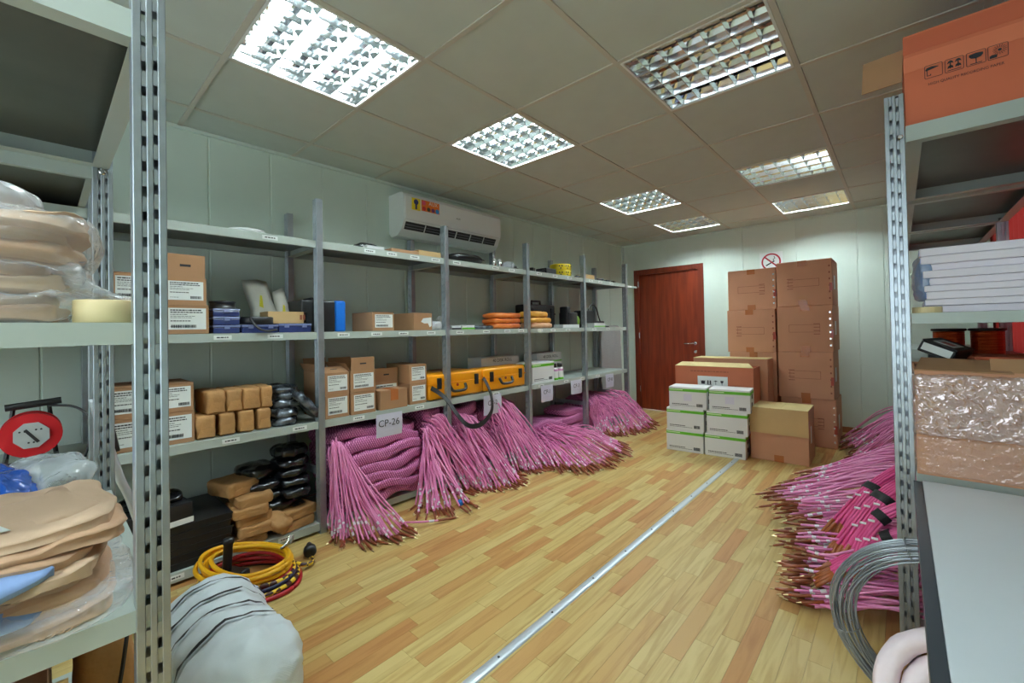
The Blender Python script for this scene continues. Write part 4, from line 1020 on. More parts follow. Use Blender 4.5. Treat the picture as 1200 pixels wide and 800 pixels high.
def cables(t, paths, r=0.0056, tip=0.10, pin=0.018, m=None, seed=0, bands=True, nseg=5, sides=5, tipm=None):
    """joined strands: sheaths, brown tips, brass pins and white sleeves, each as one part"""
    rg = random.Random(seed); a, b, c, d = MB(), MB(), MB(), MB()
    for P in paths:
        S_ = spline(P, nseg); dr = (S_[-1] - S_[-3]).normalized()
        a.tube(S_, r, sides, cap=False)
        e = S_[-1]; e2 = e + (dr + Vector((rg.uniform(-.12, .12), rg.uniform(-.12, .12), rg.uniform(-.05, .03)))).normalized() * tip * rg.uniform(0.75, 1.2)
        e2.z = max(e2.z, r * 1.2)
        b.tube([e - dr * 0.004, e.lerp(e2, 0.8), e2], [r * 1.25, r * 1.2, r * 0.8], sides)
        dd = (e2 - e).normalized(); c.tube([e2, e2 + dd * pin], [r * 0.75, r * 0.45], sides)
        if bands:
            for q in range(rg.choice((1, 1, 2))):
                i = int(len(S_) * rg.uniform(0.62, 0.9)); i = min(i, len(S_) - 2)
                u = (S_[i + 1] - S_[i]).normalized(); d.tube([S_[i], S_[i] + u * rg.uniform(0.01, 0.022)], r * 1.3, sides)
    stuff(a.build('cable_sheaths', m or m_pink, t, smooth=True)); stuff(b.build('cable_tips', tipm or m_tip, t, smooth=True)); stuff(c.build('connector_pins', m_pin, t))
    if bands: stuff(d.build('marker_sleeves', m_band, t))

def layers(t, specs, seed, xback=0.08):
    """folded mats of cable lying on each other: (y0,y1,z0,h,xfront)"""
    for k, (y0, y1, za, h, xf) in enumerate(specs):
        w, dpt = y1 - y0, xf - xback
        me = blob_mesh(w, dpt, h * 1.12, e=5, amp=0.009, ns=6, seed=seed + k, n=12, name='folded_layer', flat=False)
        for v in me.vertices:
            v.co.z += 0.016 * math.sin(v.co.x * 9 + k * 1.3 + seed) + 0.010 * math.sin(v.co.x * 21 + k)
            v.co.z = max(v.co.z, 0.002 if k == 0 else -0.02)
        put('folded_layer', me, m_weave, t, ((xback + xf) / 2, (y0 + y1) / 2, za), rz=RX)

def fan(n, start, tips, seed, bulge=0.05, out=0.08, zt=(0.006, 0.03), sag=0.0):
    """start(s, rng) -> point; tips: polyline on the floor"""
    rg = random.Random(seed); res = []
    for i in range(n):
        s = (i + rg.random()) / n
        a = Vector(start(s, rg)); e = poly_at(tips, s) + Vector((rg.uniform(-.05, .05), rg.uniform(-.05, .05), 0)); e.z = rg.uniform(*zt)
        h = Vector((e.x - a.x, e.y - a.y, 0)); hn = h.normalized() if h.length > 1e-4 else Vector((1, 0, 0))
        p1 = a + Vector((hn.x * out, hn.y * out, -0.03 - sag))
        p2 = a.lerp(e, 0.55) + Vector((rg.uniform(-.015, .015), rg.uniform(-.015, .015), bulge * rg.uniform(0.4, 1.0)))
        p3 = a.lerp(e, 0.84) + Vector((rg.uniform(-.012, .012), rg.uniform(-.012, .012), bulge * 0.3))
        res.append([a, p1, p2, p3, e])
    return res
GPK = 'pink cable bundles on the bottom shelf of the left row'
# first bundle under the CP-26 sheet
t = thing('cable_bundle', 'widest folded pink cable bundle, under the CP-26 sheet, ends fanned over the floor', 'cable bundle', (0, 0, 0), 0, GPK)
layers(t, [(0.66, 1.27, 0.06, 0.075, 0.52), (0.65, 1.27, 0.125, 0.07, 0.535), (0.64, 1.275, 0.19, 0.075, 0.53), (0.63, 1.28, 0.258, 0.075, 0.52), (0.62, 1.285, 0.326, 0.08, 0.51), (0.62, 1.28, 0.40, 0.08, 0.49), (0.62, 1.26, 0.47, 0.07, 0.46)], 1)
tipsL = [(0.50, 0.62), (0.60, 0.575), (0.68, 0.575), (0.75, 0.63), (0.81, 0.70), (0.85, 0.78), (0.85, 0.88)]
tipsR = [(0.66, 1.12), (0.72, 1.09), (0.82, 1.14), (0.85, 1.24), (0.83, 1.34), (0.70, 1.40)]
T3 = lambda L: [(x, y, 0) for x, y in L]
P1 = fan(46, lambda s, g: (0.46 + 0.05 * g.random(), 0.612 + 0.05 * s + 0.02 * g.random(), 0.53 - 0.06 * g.random() - 0.10 * abs(s - 0.3) * g.random()), T3(tipsL), 11, bulge=-0.03, out=0.05)
P2 = fan(36, lambda s, g: (0.47 + 0.05 * g.random(), 1.255 + 0.05 * g.random(), 0.50 - 0.26 * g.random()), T3(tipsR), 12, bulge=0.03, out=0.05)
P2 += [[(0.49, 1.27, 0.33), (0.52, 1.26, 0.25), (0.55, 1.25, 0.15), (0.60, 1.22, 0.06), (0.68, 1.17, 0.02)], [(0.80, 0.90, 0.03), (0.88, 0.97, 0.03), (0.92, 1.06, 0.02)]]
cables(t, P1 + P2, seed=1)
MB().lathe([(0.004, -0.02), (0.018, -0.012), (0.022, 0.0), (0.018, 0.012), (0.004, 0.02)], 10, Matrix.Translation((0.84, 1.30, 0.03)) @ Matrix.Rotation(1.2, 4, 'X')).build('blue_cap', mat('blue_cap_plastic', (30, 110, 200), 0.4), t, smooth=True)
# second: left of the second post
t = thing('cable_bundle', 'pink cable bundle just left of the second post, beside the widest bundle', 'cable bundle', (0, 0, 0), 0, GPK)
layers(t, [(1.31, 1.474, 0.06 + 0.085 * k, 0.09, 0.50 - 0.01 * k) for k in range(6)], 20)
cables(t, fan(40, lambda s, g: (0.40 + 0.08 * g.random(), 1.31 + 0.10 * g.random(), 0.55 - 0.12 * g.random()), T3([(0.60, 1.43), (0.66, 1.50), (0.72, 1.55), (0.76, 1.60), (0.70, 1.68), (0.62, 1.74)]), 21, bulge=0.06, out=0.06), seed=2)
# third: right of the second post
t = thing('cable_bundle', 'pink cable bundle right of the second post, under the hanging black strap', 'cable bundle', (0, 0, 0), 0, GPK)
layers(t, [(1.55, 1.86, 0.06 + 0.085 * k, 0.09, 0.50 - 0.012 * k) for k in range(6)], 30)
cables(t, fan(52, lambda s, g: (0.42 + 0.07 * g.random(), 1.56 + 0.14 * s + 0.04 * g.random(), 0.53 - 0.22 * g.random()), T3([(0.66, 1.60), (0.76, 1.63), (0.82, 1.70), (0.85, 1.80), (0.80, 1.88), (0.72, 1.95)]), 31, bulge=0.06, out=0.06), seed=3)
# fourth: left of the third post
t = thing('cable_bundle', 'steep pink cable bundle left of the third post, behind the sheet under the orange case', 'cable bundle', (0, 0, 0), 0, GPK)
layers(t, [(1.90, 2.36, 0.06 + 0.085 * k, 0.09, 0.47 - 0.014 * k) for k in range(5)], 40)
cables(t, fan(58, lambda s, g: (0.36 + 0.10 * g.random(), 1.92 + 0.26 * s + 0.05 * g.random(), 0.58 - 0.25 * g.random()), T3([(0.60, 2.0), (0.70, 2.04), (0.76, 2.12), (0.80, 2.22), (0.78, 2.32), (0.66, 2.45)]), 41, bulge=0.07, out=0.06), seed=4)
# fifth: low, spread far over the floor
t = thing('cable_bundle', 'flat pink cable bundle spread far out over the floor past the third post', 'cable bundle', (0, 0, 0), 0, GPK)
layers(t, [(2.50, 3.05, 0.06 + 0.06 * k, 0.07, 0.48 - 0.02 * k) for k in range(3)], 50)
cables(t, fan(80, lambda s, g: (0.25 + 0.22 * g.random(), 2.50 + 0.50 * s, 0.24 - 0.12 * g.random()), T3([(0.86, 2.28), (0.98, 2.34), (1.08, 2.42), (1.12, 2.58), (1.12, 2.78), (1.08, 2.98), (0.98, 3.14), (0.88, 3.26)]), 51, bulge=0.07, out=0.12, zt=(0.006, 0.05)), seed=5)
# sixth: heap in the last bays
t = thing('cable_bundle', 'heaped tangle of pink cable in the last bay by the door', 'cable bundle', (0, 0, 0), 0, GPK)
layers(t, [(2.98, 4.25, 0.06, 0.09, 0.44), (3.0, 4.2, 0.14, 0.09, 0.44), (3.06, 4.15, 0.22, 0.08, 0.43), (3.45, 4.05, 0.29, 0.08, 0.40)], 60)
cables(t, fan(92, lambda s, g: (0.25 + 0.24 * g.random(), 3.42 + 0.68 * s + 0.06 * g.random(), 0.42 - 0.16 * g.random()), T3([(0.55, 3.45), (0.66, 3.50), (0.76, 3.62), (0.82, 3.82), (0.84, 4.02), (0.80, 4.20), (0.72, 4.34)]), 61, bulge=0.10, out=0.10, zt=(0.006, 0.07)), seed=6, r=0.0058)

# ------------------------------------------------------------------ pink cable on the right
GPR = 'pink cable bundles spilling from the right shelving'
def spill(label, n, starts, tips, seed, bulge=0.03, zt=(0.01, 0.1), m=None, r=0.0052, wild=0.03):
    t = thing('cable_bundle', label, 'cable bundle', (0, 0, 0), 0, GPR)
    rg = random.Random(seed); paths = []
    for i in range(n):
        s = (i + rg.random()) / n
        a = poly_at(starts, s) + Vector((0.08 * rg.random(), rg.uniform(-.03, .03), rg.uniform(-.05, .05)))
        e = poly_at(tips, s) + Vector((rg.uniform(-.06, .05), rg.uniform(-.05, .05), 0)); e.z = max(0.01, e.z + rg.uniform(*zt))
        mid = a.lerp(e, 0.5) + Vector((0, rg.uniform(-wild, wild), bulge * rg.uniform(0.3, 1.0)))
        m2 = a.lerp(e, 0.8) + Vector((0, rg.uniform(-wild, wild), bulge * 0.4 * rg.uniform(0, 1)))
        paths.append([a, a.lerp(mid, 0.5) + Vector((0, 0, bulge * 0.3)), mid, m2, e])
    cables(t, paths, r=r, tip=0.085, pin=0.02, m=m, seed=seed)
    return t
spill('lowest pink cable bundle beside the wire coil, tips on the floor', 46, [(3.10, 1.50, 0.16), (3.10, 1.90, 0.18)], [(2.74, 1.50, 0), (2.70, 1.62, 0), (2.70, 1.80, 0.02), (2.72, 1.92, 0.03)], 201, zt=(0.005, 0.12))
spill('pink cable bundle lying on the lowest one at the right post', 46, [(3.10, 1.56, 0.27), (3.10, 2.0, 0.30)], [(2.74, 1.62, 0.12), (2.68, 1.78, 0.10), (2.66, 1.92, 0.10), (2.68, 2.05, 0.10)], 202, zt=(0.0, 0.10))
spill('wide spread pink cable bundle reaching farthest onto the floor at the right', 60, [(3.08, 1.95, 0.36), (3.08, 2.7, 0.38)], [(2.66, 2.05, 0.16), (2.56, 2.18, 0.12), (2.50, 2.32, 0.10), (2.50, 2.48, 0.10), (2.50, 2.62, 0.08)], 203, zt=(0.0, 0.10), bulge=0.05)
spill('pink cable bundle behind the wide spread one at the right', 50, [(3.06, 2.6, 0.36), (3.06, 3.3, 0.34)], [(2.62, 2.70, 0.16), (2.58, 2.90, 0.10), (2.60, 3.05, 0.08), (2.66, 3.2, 0.06)], 204, zt=(0.0, 0.08), bulge=0.05)
spill('farthest pink cable bundle by the baseboard and brown cartons', 60, [(3.04, 3.8, 0.30), (3.02, 4.7, 0.36)], [(2.78, 3.7, 0.04), (2.74, 3.95, 0.02), (2.70, 4.2, 0.02), (2.62, 4.42, 0.02), (2.66, 4.6, 0.05)], 205, zt=(0.0, 0.06), bulge=0.08, wild=0.08)

def tied(label, pts, n, spread, seed, tie_at=0.45):
    """a bunch of cables held by a black hook-and-loop tie"""
    t = thing('tied_cable_bunch', label, 'cable bunch', (0, 0, 0), 0, 'tied deep pink cable bunches at the right post')
    C = spline(pts, 8); ax_ = (C[-1] - C[0]).normalized(); sd = ax_.cross(Vector((0, 0, 1))).normalized(); up = sd.cross(ax_)
    rg = random.Random(seed); paths = []
    for i in range(n):
        f = (i / (n - 1) - 0.5) * 2; lay = (i % 3 - 1) * 0.0085
        P = []
        for q, w in ((0, 0.75), (int(len(C) * tie_at), 0.62), (int(len(C) * 0.75), 0.85), (len(C) - 1, 1.15)):
            P.append(C[q] + sd * f * spread * w + up * (lay * (1 if q else 1.2)) + Vector((rg.uniform(-.004, .004),) * 3))
        paths.append(P)
    cables(t, paths, r=0.0062, tip=0.085, pin=0.022, m=m_hotpink, seed=seed, bands=False, tipm=mat('orange_brown_heat_shrink', (170, 92, 42), 0.4, var=0.25, vscale=14))
    k = int(len(C) * tie_at); p = C[k]
    def band(name, off, ln, mm, ex):
        q = p + ax_ * off; vs = []; fs = []
        N_ = 20
        for s_ in (0, 1):
            for j in range(N_):
                w = 2 * math.pi * j / N_; cx_ = abs(math.cos(w)) ** 0.6 * (1 if math.cos(w) > 0 else -1); sx_ = abs(math.sin(w)) ** 0.6 * (1 if math.sin(w) > 0 else -1)
                vs.append(q + ax_ * ln * s_ + sd * cx_ * (spread * 0.64 + 0.010 + ex) + up * sx_ * (0.019 + ex))
        for j in range(N_): fs.append((j, (j + 1) % N_, N_ + (j + 1) % N_, N_ + j))
        MB().add(vs, fs).build(name, mm, t)
    band('black_tie', 0.0, 0.035, mat('black_hook_tape', (22, 22, 24), 0.85), 0.002)
    for j in range(3):
        MB().box(-0.010, 0.010, -0.008, 0.008, 0, 0.004).build('white_tag', m_band, t, tuple(p + ax_ * (0.055 + 0.028 * j) + sd * spread * 0.5 * (j - 1) + up * 0.017))
tied('tied deep pink cable bunch, highest of those at the right post', [(3.08, 2.05, 0.56), (2.98, 1.95, 0.50), (2.90, 1.88, 0.42), (2.84, 1.84, 0.33), (2.80, 1.82, 0.26)], 12, 0.04, 301)
tied('tied deep pink cable bunch, the broad middle one at the right post', [(3.09, 1.86, 0.55), (3.0, 1.80, 0.50), (2.94, 1.74, 0.43), (2.87, 1.70, 0.32), (2.82, 1.68, 0.22)], 16, 0.055, 302)
tied('tied deep pink cable bunch half under the broad one at the right post', [(3.10, 1.72, 0.49), (3.0, 1.68, 0.46), (2.94, 1.64, 0.39), (2.88, 1.62, 0.30), (2.86, 1.61, 0.25)], 10, 0.035, 303)
tied('tied deep pink cable bunch, lowest one above the wire coil', [(3.12, 1.62, 0.40), (3.02, 1.61, 0.375), (2.95, 1.59, 0.33), (2.86, 1.58, 0.24), (2.79, 1.58, 0.17)], 12, 0.04, 304, tie_at=0.4)
# ------------------------------------------------------------------ brown cartons at the back
GBC = 'large brown cartons stacked at the back wall'
def big_carton(label, x0, x1, y, z0_, z1_, seed, d=0.45, group=GBC, rz=0.0, side=1):
    w, h = x1 - x0, z1_ - z0_
    t = thing('brown_carton', label, 'carton', ((x0 + x1) / 2, y, z0_), rz, group)
    me = rbox_mesh(w, d, h - 0.004, 0.004, 2, 'body')
    for v in me.vertices:
        v.co.y += d / 2; v.co.z *= 1.0
        v.co.y += -0.006 * math.sin(math.pi * min(1, max(0, v.co.z / h))) * math.cos(v.co.x / w * 2)
    put('body', me, m_card_red, t)
    MB().box(-w / 2 + 0.002, w / 2 - 0.002, 0.001, d / 2 - 0.0015, h - 0.004, h).build('flap', m_card_red, t)
    MB().box(-w / 2 + 0.002, w / 2 - 0.002, d / 2 + 0.0015, d - 0.001, h - 0.004, h).build('flap', m_card_red, t)
    for z, zz in ((h - 0.05, h + 0.0), (0.0, 0.05)):
        MB().box(-0.036, 0.036, -0.0026, 0.004, z, zz).build('tape', m_tape, t, (0.01 * (seed % 3 - 1), -0.0006, 0))
    MB().box(side * w / 2 - 0.022, side * w / 2 + 0.0015, -0.0024, 0.05, h * 0.3, h * 0.47).build('red_tape', m_redtape, t)
    fr = MB(); a, b, c, e = -w * 0.28, w * 0.28, h * 0.42, h * 0.58
    fr.quad(a, b, c, c + 0.003, -0.0066).quad(a, b, e, e + 0.003, -0.0066).quad(a, a + 0.003, c, e, -0.0066).quad(b - 0.003, b, c, e, -0.0066)
    for r_ in range(4): fr.quad(a - 0.01 if seed % 2 else b - 0.05, a + 0.04 if seed % 2 else b, c - 0.02 + 0.032 * r_, c - 0.014 + 0.032 * r_, -0.0068)
    stuff(fr.build('faded_print', m_inkred, t))
    st_ = MB()
    for k in range(6): st_.box(side * (w / 2 - 0.026), side * (w / 2 - 0.014), -0.0045, 0.0, h * (0.12 + 0.14 * k), h * (0.12 + 0.14 * k) + 0.016)
    stuff(st_.build('staples', m_inkred if seed % 2 else m_chrome, t))
    MB().box(w / 2, w / 2 + 0.001, d * 0.3, d * 0.5, h * 0.35, h * 0.65).build('side_label', m_label, t)
    return t
# right column, bottom to top
for k, (a, b, z_, zz) in enumerate(((2.125, 2.565, 0.0, 0.452), (2.112, 2.552, 0.452, 0.892), (2.112, 2.556, 0.892, 1.330), (2.118, 2.560, 1.330, 1.756))):
    big_carton('large brown carton, %s of the right hand stack of four' % ('bottom one', 'second from below', 'third from below', 'topmost')[k], a, b, 4.30 + (0.02, 0, 0.01, 0.0)[k], z_, zz, k, d=(0.44, 0.44, 0.52, 0.46)[k], side=1)
for k, (a, b, z_, zz) in enumerate(((1.668, 2.092, 0.0, 0.44), (1.668, 2.098, 0.44, 0.878), (1.652, 2.094, 0.878, 1.310), (1.664, 2.106, 1.310, 1.722))):
    big_carton('large brown carton, %s of the left hand stack near the door' % ('bottom one', 'second from below', 'third from below', 'topmost')[k], a, b, 4.31 + (0.02, 0, 0.0, 0.01)[k], z_, zz, k + 1, d=0.44, side=1 if k != 1 else -1)

# half open carton in front
t = thing('open_carton', 'brown carton on the floor with its top flap folded down over the front', 'carton', (2.23, 3.60, 0.0), 0.02)
w, d_, h = 0.425, 0.37, 0.445
me = rbox_mesh(w, d_, h - 0.004, 0.004, 2, 'body')
for v in me.vertices: v.co.y += d_ / 2
put('body', me, m_card_red, t)
MB().box(-w / 2 - 0.002, w / 2 + 0.002, -0.010, -0.004, h - 0.215, h, Matrix.Rotation(0.0, 4, 'X')).build('front_flap', m_card_pale, t)
MB().box(-w / 2, 0.012, 0.004, d_, h - 0.004, h).build('top_flap', m_card_in, t)
MB().box(0.015, w / 2, 0.004, d_, h - 0.004, h + 0.001).build('top_flap', m_card_in, t)
MB().box(-0.035, 0.035, -0.0016, 0.0, 0.0, 0.055).build('tape', m_tape, t)
MB().box(w / 2, w / 2 + 0.0012, 0.12, 0.18, 0.16, 0.30).build('side_label', m_label, t)
MB().box(w / 2 - 0.001, w / 2 + 0.0015, 0.0, 0.06, 0.30, 0.36).build('red_tape', m_redtape, t)
# reddish carton behind the white and green ones, flap ajar
t = thing('ajar_carton', 'reddish carton with handling marks label behind the white and green cartons', 'carton', (1.672, 3.72, 0.0), 0.03)
w, d_, h = 0.70, 0.28, 0.765
m_redcard = mat('terracotta_cardboard', (190, 108, 74), 0.7, var=0.08, vscale=4)
put('body', carton_body(w, d_, h, open_top=True), m_redcard, t)
mx = Matrix.Translation((0, 0.0, h)) @ Matrix.Rotation(math.radians(-62), 4, 'X')
MB().prism([(-w / 2, 0), (w / 2, 0), (w / 2 - 0.05, 0.075), (-w / 2 + 0.05, 0.075)], -0.004, 0, 'y', mx).build('front_flap', m_card_in, t)
o = MB().box(-0.135, 0.135, -0.0014, 0, 0.545, 0.675).build('mark_label', m_label, t)
for k, x in enumerate((-0.085, -0.028, 0.03, 0.085)):
    mb = MB(); zc = 0.617
    if k == 0: mb.prism([(x - 0.02, zc + 0.018), (x - 0.008, zc + 0.01), (x, zc + 0.018), (x + 0.008, zc + 0.01), (x + 0.02, zc + 0.018), (x + 0.016, zc - 0.018), (x - 0.016, zc - 0.018)], -0.0024, -0.0018, 'y')
    elif k == 1: mb.box(x - 0.018, x - 0.006, -0.0024, -0.0018, zc - 0.018, zc + 0.018).box(x + 0.004, x + 0.016, -0.0024, -0.0018, zc - 0.018, zc + 0.018).box(x - 0.02, x + 0.02, -0.0024, -0.0018, zc - 0.024, zc - 0.02)
    elif k == 2: mb.prism([(x - 0.022, zc + 0.01), (x, zc + 0.02), (x + 0.022, zc + 0.01)], -0.0024, -0.0018, 'y').box(x - 0.002, x + 0.002, -0.0024, -0.0018, zc - 0.022, zc + 0.01)
    else: mb.prism([(x - 0.014, zc + 0.02), (x + 0.014, zc + 0.02), (x + 0.01, zc), (x, zc - 0.006), (x - 0.01, zc)], -0.0024, -0.0018, 'y').box(x - 0.002, x + 0.002, -0.0024, -0.0018, zc - 0.022, zc - 0.004)
    stuff(mb.build('handling_mark', m_ink, t))
mb = MB(); r_ = random.Random(5); x = -0.2
while x < 0.14:
    ww = r_.uniform(0.01, 0.03); mb.quad(x, x + ww, 0.715, 0.725, -0.0008); x += ww + 0.006
stuff(mb.build('faded_print', m_inkred, t))
t = carton('brown_carton', 'closed carton standing taller behind the reddish carton', 'carton', (1.735, 4.02, 0.0), 0.02, 0.68, 0.255, 0.83, m=m_card_red)
for o in t.children:
    if o.name.startswith('flap'):
        o.data.materials[0] = m_card_in
# ------------------------------------------------------------------ folded clothes on the near unit
def cloth_mesh(sx, sy, h, seed, fold=0.014, n=38, name='cloth', e=6.0, front_drop=0.0):
    """folded garment: x depth, y width, soft rounded slab with running creases"""
    bm = bmesh.new(); bmesh.ops.create_cube(bm, size=2.0)
    bmesh.ops.subdivide_edges(bm, edges=list(bm.edges), cuts=n, use_grid_fill=True)
    off = Vector((seed * 3.7, seed * 1.9, seed * 2.3)); rg = random.Random(seed); a1, a2 = rg.uniform(0, 6), rg.uniform(0, 6)
    for v in bm.verts:
        p = v.co
        l = (abs(p.x) ** e + abs(p.y) ** e) ** (1 / e)
        l2 = max(l, 1e-6); k = max(abs(p.x), abs(p.y)) / l2 if l2 > 0 else 1
        x, y = p.x * k, p.y * k
        edge = max(abs(x), abs(y)); z = p.z * (1 - 0.55 * max(0.0, (edge - 0.8) / 0.2) ** 2)
        w = Vector((x * sx / 2, y * sy / 2, z * h / 2))
        # creases running obliquely, mostly seen at the rim
        cr = math.sin(w.x * 26 + w.y * 38 + a1 + 3 * noise.noise(w * 5 + off)) * 0.45 + noise.noise(Vector((w.x * 5, w.y * 14, w.z * 12)) + off) * 0.9
        w.z += cr * fold * (0.4 + 0.6 * edge) * (1 if p.z > -0.9 else 0.3)
        w.z += (0.5 - abs(noise.noise(Vector((w.x * 9 + w.y * 7, w.y * 16 - w.x * 5, w.z * 30)) + off))) * fold * 1.3 * (1 if p.z > -0.9 else 0.2)
        out = noise.noise(Vector((w.x * 6, w.y * 6, w.z * 40)) + off * 2)
        if edge > 0.93: w.x += 0.02 * out * (1 if x > 0 else -1) * (abs(x) > abs(y)); w.y += 0.02 * out * (1 if y > 0 else -1) * (abs(y) >= abs(x))
        if front_drop and y > 0.3: w.z -= front_drop * ((y - 0.3) / 0.7) ** 2
        v.co = w + Vector((0, 0, h / 2))
        if v.co.z < 0: v.co.z = 0
    bmesh.ops.recalc_face_normals(bm, faces=list(bm.faces))
    me = bpy.data.meshes.new(name); bm.to_mesh(me); bm.free(); me.shade_smooth()
    return me

def garment(label, cx, cyy, z, sx, sy, hs, seed, mats, film=None, rz=0.0, group=None, cat='garment'):
    t = thing('folded_garment', label, cat, (cx, cyy, z), rz, group)
    zz = 0.0
    for k, h in enumerate(hs):
        dx = (0.0, -0.02, 0.012, -0.01)[k % 4]; dy = (0.0, -0.014, 0.010, -0.02)[k % 4]
        put('fold', cloth_mesh(sx, sy, h * 1.25, seed + k, name='fold', fold=0.007), mats[k % len(mats)], t, (dx, dy, zz)); zz += h * 0.93
    if film:
        me = blob_mesh(sx + 0.05, sy + 0.055, zz + 0.012, e=5, amp=0.016, ns=12, seed=seed + 9, n=18, ridge=True, name='plastic_sleeve')
        put('plastic_sleeve', me, m_plastic, t, (0.0, 0.0, 0.0))
    return t, zz
GG = 'tan garments in clear sleeves on the near unit, middle shelf'
zA = 1.182
g1, zz = garment('bottom tan garment in a clear sleeve beside the tape roll', 1.58, -0.705, zA, 0.50, 0.44, (0.026, 0.026), 401, [m_tan, m_tan2], True, group=GG)
g2, z_b = garment('second tan garment in a clear sleeve, its sleeve drooping over the tape roll', 1.575, -0.70, zA + 0.055, 0.50, 0.44, (0.028, 0.028), 405, [m_tan2, m_tan], True, group=GG)
put('sleeve_end', blob_mesh(0.26, 0.16, 0.02, e=2.6, amp=0.012, ns=14, seed=3, n=10, ridge=True, name='sleeve_end', flat=False), m_plastic, g2, (0.10, 0.25, 0.0), rot=(-0.45, 0, 0))
g3, z_c = garment('third tan garment, thick fold in a clear sleeve', 1.57, -0.695, zA + 0.112, 0.50, 0.455, (0.034, 0.036, 0.03), 409, [m_tan, m_tan2, m_tan2], True, group=GG)
o = bag('milky_bag', 'crumpled milky plastic bag on top of the sleeved tan garments', (1.56, -0.73, zA + 0.195), (0.12, 0.05, 0.1), (0.46, 0.42, 0.085), 430, clear_plastic('milky_film_pale', (224, 226, 232), 0.72, rough=0.25), None, amp=0.02, ns=7, n=16)
t = thing('masking_tape_roll', 'cream masking tape roll lying on the near middle shelf', 'tape roll', (1.80, -0.437, zA))
MB().lathe([(0.047, 0), (0.049, 0.002), (0.049, 0.044), (0.047, 0.046), (0.034, 0.046), (0.033, 0.044), (0.033, 0.002), (0.034, 0)], 36, closed=True).build('winding', mat('cream_masking_tape', (226, 206, 156), 0.55, var=0.06, vscale=6), t, smooth=True)
MB().lathe([(0.033, 0.001), (0.0335, 0.045), (0.031, 0.045), (0.0305, 0.001)], 30, closed=True).build('core', m_card_pale, t)

GL = 'folded tan overalls on the near unit, lower shelf'
zB = 0.627
l1, za = garment('lowest folded tan overall, in a clear sleeve on the lower near shelf', 1.69, -0.655, zB, 0.40, 0.46, (0.022, 0.016), 451, [m_tan, m_tan2], True, group=GL)
l2, zb = garment('second folded tan overall from below, zip showing at its edge', 1.685, -0.665, zB + 0.036, 0.40, 0.45, (0.022, 0.02), 461, [m_tan, m_tan2], None, 0.04, group=GL)
l3, zc = garment('third folded tan overall from below, thick rounded edge', 1.68, -0.66, zB + 0.077, 0.40, 0.45, (0.024, 0.022), 471, [m_tan2, m_tan], None, -0.05, group=GL)
l4, zd = garment('topmost folded tan overall with white neck print and blue lining', 1.67, -0.64, zB + 0.122, 0.38, 0.46, (0.022, 0.02), 481, [m_tan, m_tan2], None, 0.06, group=GL)
put('blue_lining', cloth_mesh(0.20, 0.14, 0.016, 485, name='blue_lining', n=12, fold=0.01), m_blue_lining, l3, (0.135, 0.06, 0.036), rot=(0.1, 0.25, 0.5))
put('blue_lining', cloth_mesh(0.10, 0.12, 0.012, 486, name='blue_lining', n=10, fold=0.008), m_blue_lining, l2, (0.165, 0.06, 0.014), rot=(0, 0.3, 0.2))
put('collar', cloth_mesh(0.16, 0.30, 0.022, 487, name='collar', n=12, fold=0.012), m_tan2, l4, (0.06, 0.03, 0.038), rot=(0.0, 0.10, 0.35))
mb = MB()
for k in range(5): mb.box(-0.05 + 0.02 * k, -0.036 + 0.02 * k, -0.02, 0.02, 0, 0.0015)
put('neck_print', mb.mesh('neck_print'), m_label, l4, (0.12, 0.02, 0.062), rot=(0.05, 0.16, 1.9))['kind'] = 'stuff'
zp = MB(); zp.tube(spline([(0.198, 0.03, 0.024), (0.204, 0.05, 0.016), (0.20, 0.075, 0.022), (0.206, 0.07, 0.034), (0.205, 0.05, 0.03)], 5), 0.003, 5); zp.build('zip_pull', mat('copper_zip', (150, 92, 74), 0.3, metal=0.8), l2, smooth=True)

# plastic bags and cable reel behind
bag('blue_bag', 'crumpled bright blue plastic bag behind the tan overalls', (1.20, -0.655, zB), (0.05, 0.1, 0.3), (0.24, 0.20, 0.185), 501, m_bluefilm, None, amp=0.03, ns=9, n=16)
bag('clear_bag', 'crumpled clear plastic bag beside the blue bag', (1.14, -0.505, zB), (0.0, 0.0, 0.2), (0.26, 0.13, 0.17), 502, clear_plastic('clear_film_thick', (214, 222, 226), 0.34, rough=0.12, bump=0.9, bscale=90), None, amp=0.03, ns=10, n=16)
t = thing('cable_reel', 'red cable reel with grey socket plate behind the blue bag', 'cable reel', (0.33, -0.552, 0.646), 0)
def xdisc(x0, x1, r, r0=0.0, n=32):
    return MB().lathe([(r, x0), (r, x1)] if not r0 else [(r0, x0), (r, x0), (r, x1), (r0, x1)], n, Matrix.Translation((0, 0, 0.118)) @ Matrix.Rotation(RX, 4, 'Y'), closed=bool(r0))
m_red = mat('red_plastic', (196, 26, 34), 0.35)
xdisc(0.03, 0.045, 0.088).build('front_flange', m_red, t, smooth=False)
xdisc(-0.06, -0.045, 0.088).build('back_flange', m_red, t)
xdisc(-0.045, 0.03, 0.066).build('drum', m_black, t, smooth=True)
for k in range(5): MB().tube([(-0.036 + 0.015 * k, 0.082 * math.cos(w * 0.2618), 0) if False else (-0.036 + 0.015 * k, 0.071 * math.cos(w * 0.2618), 0.118 + 0.071 * math.sin(w * 0.2618)) for w in range(25)], 0.0075, 6).build('cable_turn', m_black, t, smooth=True)
o = MB().prism([(-0.048, -0.02), (-0.02, -0.05), (0.02, -0.05), (0.05, -0.02), (0.05, 0.02), (0.02, 0.05), (-0.02, 0.05), (-0.048, 0.02)], 0.045, 0.052, 'x').build('socket_plate', mat('grey_plastic', (168, 172, 170), 0.4), t, (0, 0, 0.118))
